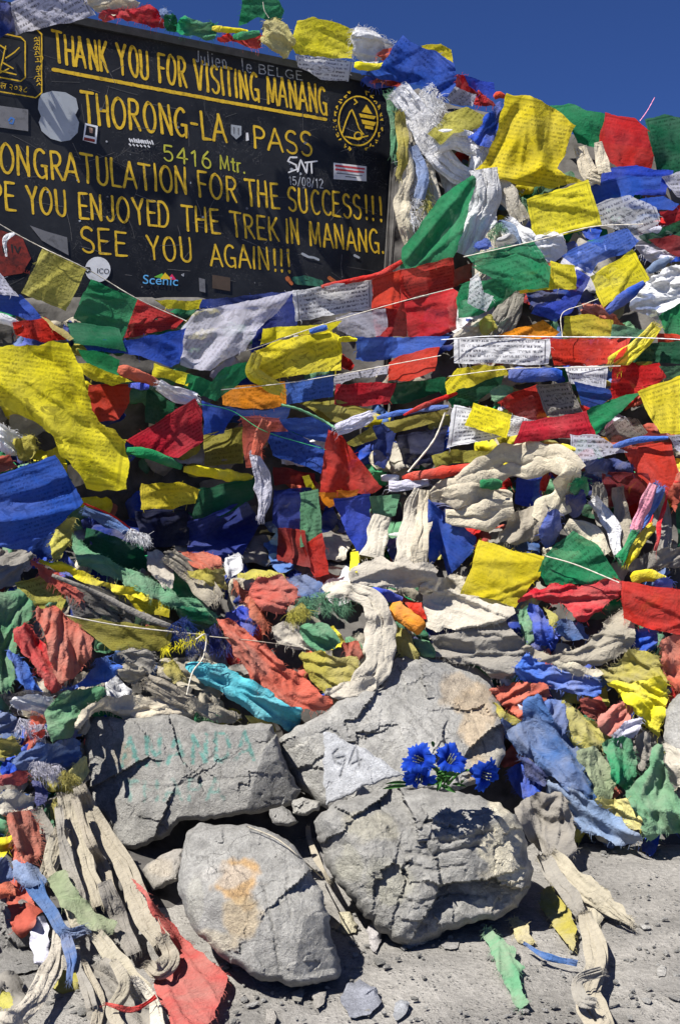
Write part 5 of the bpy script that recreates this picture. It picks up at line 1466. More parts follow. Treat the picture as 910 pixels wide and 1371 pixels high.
UPPER = '''
s|gry|o.12 w9/12/11 d80|grey scarf wound behind the white ones beside the signboard|548,130 560,200 572,270 580,340
s|off|o.05 w12/16/14|dull white scarf at the back of the bundle near the yellow flag|640,190 640,260 650,330 640,400
s|whi|o.10 w14/18/16|white scarf hanging down behind the green diagonal flag|560,130 580,190 612,250 600,330
s|off|o.09 w7/9/6 m3 x1 q.3|dirty white scarf strand falling closest to the signboard edge|542,160 546,220 548,290 552,345
s|gry|o.10 w6/8/7 m3 x1 q.3|grey white strand behind the pale blue ribbon|560,190 556,250 566,310 560,350
s|off|o.11 w6/9/7 m3 x1 q.2|off white strand right of the pale blue ribbon|574,220 578,270 570,320
u|whi|o.17 w9 xl22 n200|white frayed threads trailing in the bundle beside the signboard|548,200 556,250 552,300
u|dyel|o.17 w6 xl18 n110|yellowish threads trailing in the bundle beside the signboard|566,240 572,280
s|fgrn|o.14 w8/9/5 x1|torn green strip hanging along the right edge of the signboard|520,124 528,150 530,180 528,212
s|whi|o.16 w16/17/12 x1.5|white scarf knotted at the signboard corner under the big blue flag|534,122 556,150 572,186 598,222 628,240
u|whi|o.16 w14 xl16 n320|frayed white tuft hanging under the big blue flag|570,116 584,140 566,166
s|cre|o.14 w6/8/6|thin cream strip falling beside the signboard edge|538,190 546,230 538,280 548,330
s|dyel|o.15 w5/6/4|thin dull yellow strip beside the signboard edge|534,150 540,200 532,240
s|lblu|o.13 w5/6|pale blue ribbon in the bundle beside the signboard|552,196 566,230 560,270
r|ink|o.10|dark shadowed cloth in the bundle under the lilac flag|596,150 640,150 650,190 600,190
s|whi|o.20 w14/16/12 x1.6 xl14|white frayed scarf crossing the bundle below the yellow fold|582,190 612,188 645,204 640,232
p|dyel|o.22|mustard printed flag folded left of the big sunlit yellow flag|572,180 598,152 624,144 654,156 640,173 608,178 590,194
r|blu|o.20|dark blue fold tucked behind the left edge of the big sunlit yellow flag|626,183 664,141 675,136 672,172 660,196 640,196
f|grn|o.12|green flag on the crest right of the big sunlit yellow flag|736,142 760,138 784,147 808,152 809,182 800,197 772,191 760,168
f|red|o.15 a.011|red flag hanging on the crest between two green ones|810,150 850,158 868,176 876,206 868,238 836,233 812,213 800,190
p|dgrn|o.12|dark green flag on the crest at the right edge of the view|862,160 890,154 935,160 935,226 880,238 872,202
f|blu|o.14|blue flag hidden low between the cream tie and the lilac flag|800,226 850,222 900,230 890,262 800,260
s|cre|o.24 w8/10/12 x0|cream scarf looped in two tails under the green crest flag|776,196 780,212 790,232 806,236
s|cre|o.26 w5/7/10 x0|short cream tail beside the looped cream scarf|800,190 804,210 808,234
p|lil|o.18 h.2|pale lilac flag at the right edge under the dark green one|884,236 935,226 935,270 905,263
f|blu|o.20 a.011|blue flag strung across below the cream scarf|786,248 838,235 886,236 884,252 850,256 846,267 888,263 909,272 900,282 850,279 800,278
p|red|o.14|red flag at the right edge right of the pale horse flag|882,283 910,276 935,276 935,304 890,303
p|yel|o.34 a.010 wob5 D10 l.09|biggest sunlit yellow flag with black print on the crest|678,124 712,128 740,146 771,168 758,200 745,228 779,242 740,252 700,248 668,240 633,234 650,212 668,168|0.038,9:711,130 716,170 722,222;-0.038,12:740,150 735,190 742,226;0.053,10:634,236 690,240 725,226 778,240;-0.038,8:690,150 672,190 655,225
g|whi|o.24 a.009|white flag with a horse print beside the second yellow flag|796,275 818,266 842,261 878,278 882,296 876,305 850,317 830,309 806,302 793,287
u|fgrn|o.22 w9 xl14 n200|green wisp of threads left of the second yellow flag|664,246 690,262 700,282
s|off|o.20 w10/13/9|off white scarf left of the second yellow flag going down|664,240 682,264 700,300
p|yel|o.38|second yellow flag hanging below the biggest one|703,266 788,241 806,301 714,323
s|whi|o.22 w20/22/16 x0 l.03|thick white scarf hanging between the green diagonal and the green square flag|646,226 650,262 636,304 620,346
s|whi|o.24 w13/15/10|white scarf behind the knot above the green square flag|676,300 700,320 728,338 748,330
r|whi|o.22|white sheet under the second yellow flag|700,318 750,310 760,336 740,352 712,346
r|blu|o.30|small blue knot above the green square flag|632,328 652,316 660,328 640,340
s|lblu|o.30 w6/7/3|light blue ribbon end above the green square flag|668,300 684,310 696,330
r|whi|o.31|white wad tied in the knot above the green square flag|662,320 688,311 694,330 668,334
u|fgrn|o.31 w5 xl12 n120|green thread knot above the green square flag|655,316 668,300 676,310
f|grn|o.34 a.012 l.10 d-50|long green flag stretched diagonally down beside the signboard|630,235 637,240 627,282 612,332 601,351 560,357 536,360 538,332 560,304 590,262|.025,7:632,240 590,290 545,345;-.02,6:634,246 600,300 556,352;.015,8:630,270 606,345
s|gry|o.16 w14/16/14|grey scarf hanging below the green square flag|690,390 680,420 660,450 640,480
r|whi|o.14 a.02|large white sheet bunched at the right below the blue sheer flag|862,380 896,356 935,345 935,424 880,430 836,412
r|lil|o.14|greyish white sheet behind the third yellow flag|840,318 884,302 915,318 905,346 868,354
g|dgrn|o.20|dark green flag at the right edge above the white sheet|852,318 905,297 935,290 935,312 870,327
f|mar|o.18|deep red flag at the right edge under the dark green strip|868,322 900,314 935,318 935,338 905,344
r|dblu|o.20|dark blue fold below the green square flag|704,388 762,390 766,404 722,420 706,406
r|rust|o.18 a.02|brick red crumpled rag under the blue rolled flag|774,412 802,404 832,430 842,448 786,446
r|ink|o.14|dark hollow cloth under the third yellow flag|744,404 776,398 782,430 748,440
g|blu|o.30 h.3|translucent blue flag falling from the string left of the third yellow flag|770,360 790,370 778,396 762,420 742,430 710,420 716,408 748,402 764,386
p|yel|o.36 h.15|third yellow flag with horse print under the translucent blue one|788,370 846,334 869,373 806,412
g|bblu|o.40 h.3|translucent pale blue flag stretched over the third yellow flag|750,342 800,318 838,305 856,322 842,336 800,352 792,367 770,357
t|blu|o.42 w7/8/6|blue rolled flag along the lower edge of the third yellow flag|812,418 838,396 862,378
t|lblu|o.36 w5/7/5 P|white and blue rolled flag right of the third yellow flag|866,364 882,354 896,346
p|yel|o.36|small yellow printed flag right of the green square flag|736,350 769,354 770,386 734,388
g|yel|o.34 h.2|yellow printed flag half under the green square flag|690,362 738,356 740,388 694,392
g|grn|o.42 h.22|green square flag on the string beside the red sheer flags|622,342 714,323 736,356 660,374
g|grn|o.44 h.15|green flag panel hanging under the green square one|632,358 690,340 736,357 735,385 690,389 660,373
g|grn|o.36 h.2|green translucent flag drooping at lower left of the green square|618,380 660,372 694,376 690,391 662,411 640,422 612,427 610,398
g|whi|o.46 h.2|white patch of flag lying on the drooping green flag|628,373 640,364 648,392 661,396 650,418 625,405
r|off|o.22|off white wad of cloth above the white horse roll|604,452 622,438 646,424 652,440 632,458
r|dyel|o.22|mustard rag beside the off white wad|640,430 660,420 664,440 648,452
g|ora|o.30 h.1|orange yellow flag on the cord above the white scroll like flag|666,449 726,428 749,446 740,452 700,456
g|yel|o.28 h.15|yellow flag with print left of a green one above the red sheer flags|756,424 786,420 820,430 819,453 780,455 752,451
g|fgrn|o.26 h.1|small green flag right of the orange yellow flags|818,433 872,444 850,458 818,456
p|grn|o.24|pale green printed flag at the right edge by the white sheet|880,424 935,388 935,456 890,447
f|bred|o.26|narrow red flag at the right edge under the green one|878,445 935,452 935,460 880,460
g|dgrn|o.26 h.1|dark green flag below the narrow red one at the right edge|850,460 935,456 935,488 846,484
s|yel|o.34 w8/10/12 x.4|yellow flag twisted diagonally across the green and red flags|878,436 862,456 838,476 822,492
g|bred|o.30 h.25|long translucent red flag right of the white scroll like flag|722,453 844,452 834,477 820,487 790,491 740,489 736,464
p|whi|o.44 a.006 l.03|white printed flag curled like a scroll on its cord, horse in the middle|607,452 736,454 735,488 608,486
'''
MIDDLE = '''
g|red|S o.12 h.1|red flag third on the string crossing the signboard's lower left|184,400 247,428 236,440 166,452
f|grn|S o.15|plain green flag second on the string crossing the signboard's lower left|122,374 184,400 164,454 97,427
p|gyel|S o.17 a.005|dull yellow flag first on the string crossing the signboard's lower left|58,332 117,360 89,416 29,393
c|off|S o.16 w1.1|white cord sloping across the signboard's lower left corner|-20,288 20,312 58,332 120,362 184,400 250,430
s|whi|S o.15 w2/3/2 x0|white ribbon tied in a loop on the cord before the red sticker|20,312 10,322 8,346
f|dblu|S o.10|dark blue cloth at the bottom of the signboard behind the white sheer flag|262,402 330,396 392,390 388,410 300,416 262,412
f|yel|S o.12|yellow strip of flag along the signboard's bottom edge|206,402 272,402 268,414 225,414
f|mar|S o.08|dark red flag hanging along the signboard's bottom edge|430,384 520,366 540,366 540,392 440,398
t|bred|S o.16 w3/4/4|thin red rolled flag rising along the signboard's bottom right edge|430,384 470,376 510,366 538,350
f|dblu|o.10|deep blue flag in the shadow under the white sheer flag|330,430 392,394 398,436 350,446
p|whi|o.12|white flag with red lettering hanging on the string below the signboard|392,389 499,374 500,412 396,431
f|bred|o.14|bright red flag hanging right of the white flag with red lettering|498,373 536,360 535,411 498,413
g|red|o.10 h.2|dark red sheer flag under the bright red ones|498,412 544,402 546,452 503,452
g|bred|o.20 h.2|upper translucent red flag stretched towards the green square flag|534,362 607,344 608,386 560,396 535,404|-.015,14:545,370 570,400
f|bred|o.22 h.1|lower red flag on the white cord beside the green square flag|542,404 606,386 613,392 611,440 580,453 545,451
f|lil|o.22 h.35 a.010|grey white sheer flag under the white flag with red lettering|448,424 516,412 518,438 508,451 480,453 450,442
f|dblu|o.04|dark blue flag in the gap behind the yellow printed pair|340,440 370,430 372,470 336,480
f|lil|o.34 h.3 a.012|large white sheer flag pulled to a point under the signboard|243,440 262,416 330,404 393,390 376,412 344,442 330,470 300,482 282,496 268,497 241,488|.03,12:392,391 330,430 275,494;-.03,14:300,410 290,450 262,480;.02,10:262,416 250,450 246,485;-.02,10:340,420 320,455
f|yel|o.24|upper yellow flag in a folded pair below the white sheer flag|352,440 400,436 458,430 440,446 380,451 350,462
p|yel|o.30 a.008|lower yellow printed flag in a folded pair below the white sheer flag|343,470 370,456 440,443 456,450 457,495 420,499 370,507 350,507 341,495|.02,12:345,490 400,460 455,450;-.015,9:360,500 420,475 456,470
t|bblu|o.32 w4|tiny blue roll between the folded yellow pair|414,444 438,438
f|bblu|o.18|blue flag hanging right of the folded yellow pair|477,451 602,450 590,465 545,476 500,484 476,481
t|yel|o.24 w3/4/3|small yellow roll between the folded yellow pair and the blue flag|452,455 464,454 478,455
f|bred|o.30|bright red flag on the cord below the long blue one|520,486 540,474 588,464 582,496 548,509 519,509
g|lil|o.26 h.3|thin lilac sheer flag beside the bright red one|448,502 480,496 521,489 518,501 462,510 446,526
f|dgrn|o.22|dark green flag right of the red printed flag on a level cord|520,512 596,505 596,521 570,531 540,541 520,541
p|red|o.30|red printed flag hanging on a level cord mid pile|450,515 531,511 520,541 447,545
p|bblu|o.28|blue printed flag hanging left of the red printed one|382,512 446,501 446,530 384,542
g|ora|o.24 h.1|orange yellow flag hanging left of the blue printed one|296,517 382,512 384,541 350,549 298,542
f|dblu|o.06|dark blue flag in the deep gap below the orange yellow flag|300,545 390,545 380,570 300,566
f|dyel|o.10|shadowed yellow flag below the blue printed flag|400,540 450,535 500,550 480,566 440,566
f|blu|o.26 a.010|long blue flag sagging on the cord under the white sheer flag|104,455 180,454 249,440 241,487 228,491 180,475 120,470
f|grn|o.30 a.012|green flag twisted on the cord right of the blue sag|266,528 300,492 333,483 336,500 312,520 290,536
s|yel|o.36 w7/9/8 x.4|yellow strip knotted to the cord below the folded yellow pair|344,474 338,496 356,512 380,524
f|grn|o.26|green flag left under the long blue flag|104,468 130,470 161,482 159,502 120,492
t|fred|o.30 w6/9/6|pale red rolled flag between the green flag and white roll|158,494 184,502 216,516
p|yel|o.28|yellow printed strip beside a green one under the long blue flag|205,486 254,500 250,516 203,503
f|grn|o.28|green strip right of the yellow printed strip|250,500 285,510 270,532 246,518
s|whi|o.34 w7/10/8 x.3|white rolled flag between the pale red roll and the blue flag|212,515 236,528 266,536
f|red|o.14|red flag hanging right of the biggest yellow flag on the left|118,514 177,514 172,541 160,561 132,566 120,542|0.067,16:-40,500 0,516 60,560 86,592 116,644;-0.057,14:60,470 100,520 125,565 165,600;0.038,12:112,500 118,540 150,580;-0.038,10:-20,560 40,580 80,620
f|dgrn|o.14|dark green flag in the gap above the red triangle|198,520 234,540 228,572 193,567
t|blu|o.22 w3/5/4|blue roll at the top of the red flag on the left|172,516 200,518
p|red|o.30 a.008|dark red triangular flag with long top hem on the left|168,591 262,533 271,550 273,590 240,613 200,607
f|blu|o.24|blue flag right of the dark red triangle|270,537 317,549 300,580 273,583
t|grn|o.26 w5/8/6|green roll running down below the dark red triangle|170,602 206,610 244,626
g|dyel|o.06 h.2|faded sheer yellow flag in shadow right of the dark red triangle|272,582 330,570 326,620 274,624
t|yel|o.26 w6/9/7|yellow roll hanging on the cord in the shadowed middle|246,628 290,634 338,642
p|yel|o.22|yellow flag folded under its cord left of the dark green flag|190,648 240,646 268,656 262,673 230,681 188,683
f|dgrn|o.24 a.013|dark green flag drooping in the shadowed middle|264,655 342,640 340,668 300,690 270,706 258,690
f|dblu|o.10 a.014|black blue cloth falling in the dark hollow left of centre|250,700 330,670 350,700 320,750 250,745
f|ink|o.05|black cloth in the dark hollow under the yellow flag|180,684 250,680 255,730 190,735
f|bblu|o.26|upper blue flag behind the red pointed flag|372,562 420,558 450,572 438,592 420,590 380,574
p|blu|o.30|lower blue flag behind the red pointed flag|356,578 380,572 436,602 431,634 400,622 366,611
f|mar|o.12|dark red folds under the lower blue flag|366,624 420,634 424,650 366,648
f|red|o.40 a.011 d60|bright red pointed flag hanging at the middle of the pile|440,575 456,581 500,640 513,653 498,661 470,661 427,659 434,602|.025,10:442,580 450,620 440,656;-.02,10:456,590 470,630 465,660;.015,8:470,600 500,650
g|fred|o.36 x.5|ragged dusty red flag gathered above the white tail|322,556 350,557 374,562 386,577 354,580 350,624 330,626 325,590
s|lil|o.40 w6/9/12/5 x1|white tail of cloth hanging below the ragged dusty red flag|340,606 348,628 354,656 349,694
s|fred|o.41 w8/9/6 x0|dusty red knot tying the white tail|356,562 348,586 342,612
c|fgrn|o.34 w3.0|thick green twisted cord above the red pointed flag|376,542 400,548 430,562 450,574
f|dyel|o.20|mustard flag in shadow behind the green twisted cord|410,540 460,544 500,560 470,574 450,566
s|lil|o.34 w7/9/6|grey white knotted flag right of the green twisted cord|450,576 476,566 500,554
p|dyel|o.36|small dull yellow printed fold right of the red pointed flag|462,592 498,572 504,586 474,598
f|dblu|o.28 a.014 d80|black blue cloth hanging right of the dull yellow fold|498,570 520,564 530,582 516,628 500,622
t|bblu|o.34 w3/4/3|thin blue roll on the cord right of the black blue cloth|504,560 540,552 600,544
f|dyel|o.30|yellow green strip hanging right of the black blue cloth|510,566 560,556 602,549 590,563 530,579
t|red|o.28 w2/4/3|thin red roll above the yellow green strip|540,556 570,542 612,526
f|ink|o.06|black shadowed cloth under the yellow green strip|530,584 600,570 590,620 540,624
c|off|o.42 w2.2|off white cord slanting down over the dark gap|596,552 580,590 546,632
t|whi|o.34 w5|little white roll at the tip of the red pointed flag|510,640 534,640
s|lil|o.32 w6/8/6|lilac scarf right of the red pointed flag over the cream scarves|520,650 550,650 576,646
f|yel|o.20|yellow flag edge left of the red pointed flag|404,638 414,636 426,660 416,660
f|dblu|o.22|violet blue frayed flag below the dusty folds|366,655 418,654 420,682 410,716 384,720 364,700
p|fgrn|o.36|bright green strip hanging left of centre over a red one|402,660 425,655 430,702 429,728 402,732
f|bred|o.30|red strip hanging under the bright green strip|404,730 430,714 441,768 420,774
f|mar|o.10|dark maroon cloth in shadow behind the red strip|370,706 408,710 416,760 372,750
f|ora|o.24|orange brown flag on the cord right of the bright green strip|426,660 480,654 476,672 440,680
f|blu|o.26 d85 a.012|deep blue cloth hanging left of the cream knotted scarves|446,668 496,660 492,742 478,742 458,700
f|fgrn|o.34|small green flag over the cream knotted scarves|495,664 536,663 530,690 500,696
s|off|o.26 w10/13/12 m3 x0|cream scarf hanging under the small green flag|512,690 506,712 498,750
s|off|o.28 w6/12/18 m4 x0|cream knotted scarf hanging in folds at the centre|560,654 550,690 548,756
s|cre|o.26 w8/10/10 x0|second cream scarf tail right of the knotted one|570,656 566,700 560,758
f|blu|o.24 a.014|blue cloth falling right of the cream knotted scarf|572,668 600,688 637,720 632,742 600,772 590,742 574,762
r|off|o.24 a.016 l.07|broad cream cloth folded below the hanging scarves|466,762 500,747 540,750 582,756 590,782 540,790 500,786 468,786|.03,12:470,764 530,762 588,776;-.02,8:480,776 540,776
f|yel|o.12|yellow fringe seen below the deep blue cloth|470,740 480,738 478,768 468,764

g|yel|o.28 h.1|yellow flag on the cord left of the blue rolled flag at the right|596,512 612,492 650,488 674,490 682,502 660,507 640,513 598,528
p|dgrn|o.22|dark green flag drooping below the blue rolled flag|612,522 656,508 674,502 670,518 640,536 608,542
r|fgrn|o.30|green balled rag under the blue rolled flag|656,522 672,513 688,520 687,533 670,541 656,535
t|blu|o.36 w9/11/9|blue rolled flag on the cord below the white scroll|680,502 716,502 752,501
p|whi|o.38|white printed flag with a dark seal right of the blue roll|757,492 812,490 810,527 761,514
g|bred|o.30 h.1|red and yellow printed flag right of the white seal flag|820,490 882,487 891,506 868,523 842,531 819,536 817,510
f|blu|o.24|shadowed blue flag under the white seal flag|768,510 816,522 820,532 798,548 778,542
p|fgrn|o.20|small green flag behind the right hand red and yellow flag|880,490 935,486 935,506 892,508
g|red|o.28 h.1|red flag between the green ball and the black printed flag|686,526 718,515 733,550 732,562 700,562 664,540
p|gry|o.32 a.008|grey flag with black print right of the red one|716,516 762,511 780,552 732,558
f|grn|o.34|green flag stretched towards the yellow flag at the right edge|784,549 830,530 857,526 846,537 808,571 796,584 789,568
g|gry|o.18 h.2|dark grey sheer flag in the gap under the stretched green flag|800,580 832,558 852,560 866,578 850,592 818,592
p|yel|o.38|yellow flag with horse print at the right edge|851,524 935,494 935,582 884,581
p|whi|o.38|white printed flag with curled corner carrying a yellow square|606,541 705,560 702,580 598,600
p|yel|o.42 a.006|yellow square printed flag lying on the white curled one|632,539 685,556 678,586 623,571
p|red|o.36 a.009|red flag with a light edge right of the white curled flag|700,565 784,551 797,583 688,594
p|lil|o.40 h.15|grey white printed flag pulled to the right over the cream arch|762,581 800,583 840,606 800,613 782,626 765,605
t|bblu|o.34 w3/5/3|long blue rolled flag above the crimson flag at the right|820,598 856,589 894,586
f|red|o.32 x.5|crimson ragged flag hanging at the right below the long blue roll|832,602 866,595 897,591 907,632 894,658 866,648 850,632
p|lil|o.34|lilac printed flag at the right edge above the crimson ragged flag|894,584 935,578 935,612 905,602
g|dyel|o.24 h.1|mustard printed flag on the cord left of the cream arch|578,611 608,602 658,604 640,617 600,622 582,627
t|bred|o.32 w4/9/7|red rolled flag pointing left beside the cream arch|538,640 580,634 634,626
r|dblu|o.24 a.018|dark blue ruched cloth beside the cream arch|780,618 808,611 846,622 848,634 800,638 784,633
f|grn|o.22|green scrap peeping over the cream arch|704,596 722,590 734,602 708,606
t|yel|o.28 w5/6/4|yellow roll over the top of the cream arch|726,598 748,598 770,602
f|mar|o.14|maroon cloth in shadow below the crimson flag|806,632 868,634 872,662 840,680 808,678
f|blu|o.16|blue cloth under the cream arch|690,640 726,636 726,684 690,674
s|red|o.22 w4/5/3|red strip beside the blue cloth under the cream arch|732,636 726,660
s|gry|o.14 w8/12/10|grey scarf bundle hanging under the ruched cloth|800,650 806,690 824,730
s|bei|o.16 w8/10/9|beige scarf bundle between the grey bundle and pink strip|826,652 834,700 846,740
s|gry|o.14 w9/12/10|dark streaked grey scarf at the right edge|880,660 888,710 880,750
s|bblu|o.20 w9/12/8|violet blue ribbon behind the pink strip|882,650 866,680 848,712
s|pnk|o.24 w5/6/5 x0|pink strip hanging at the right|874,648 862,680 848,714
s|bred|o.24 w2/3/2|thin red ribbon right of the pink strip|892,656 884,700 876,742
f|dgrn|o.20|dark green cloth at the right edge beside thin red ribbon|904,684 935,630 935,740 907,732
s|whi|o.18 w8/9/6|white scarf end under the green tuft|792,668 816,700 828,744
s|yel|o.18 w5/6/5|yellow strip hanging below the pink strip|874,704 852,730 836,756
s|grn|o.18 w3/5/5|green strip hanging left of the yellow strip|850,712 838,732 828,750
'''
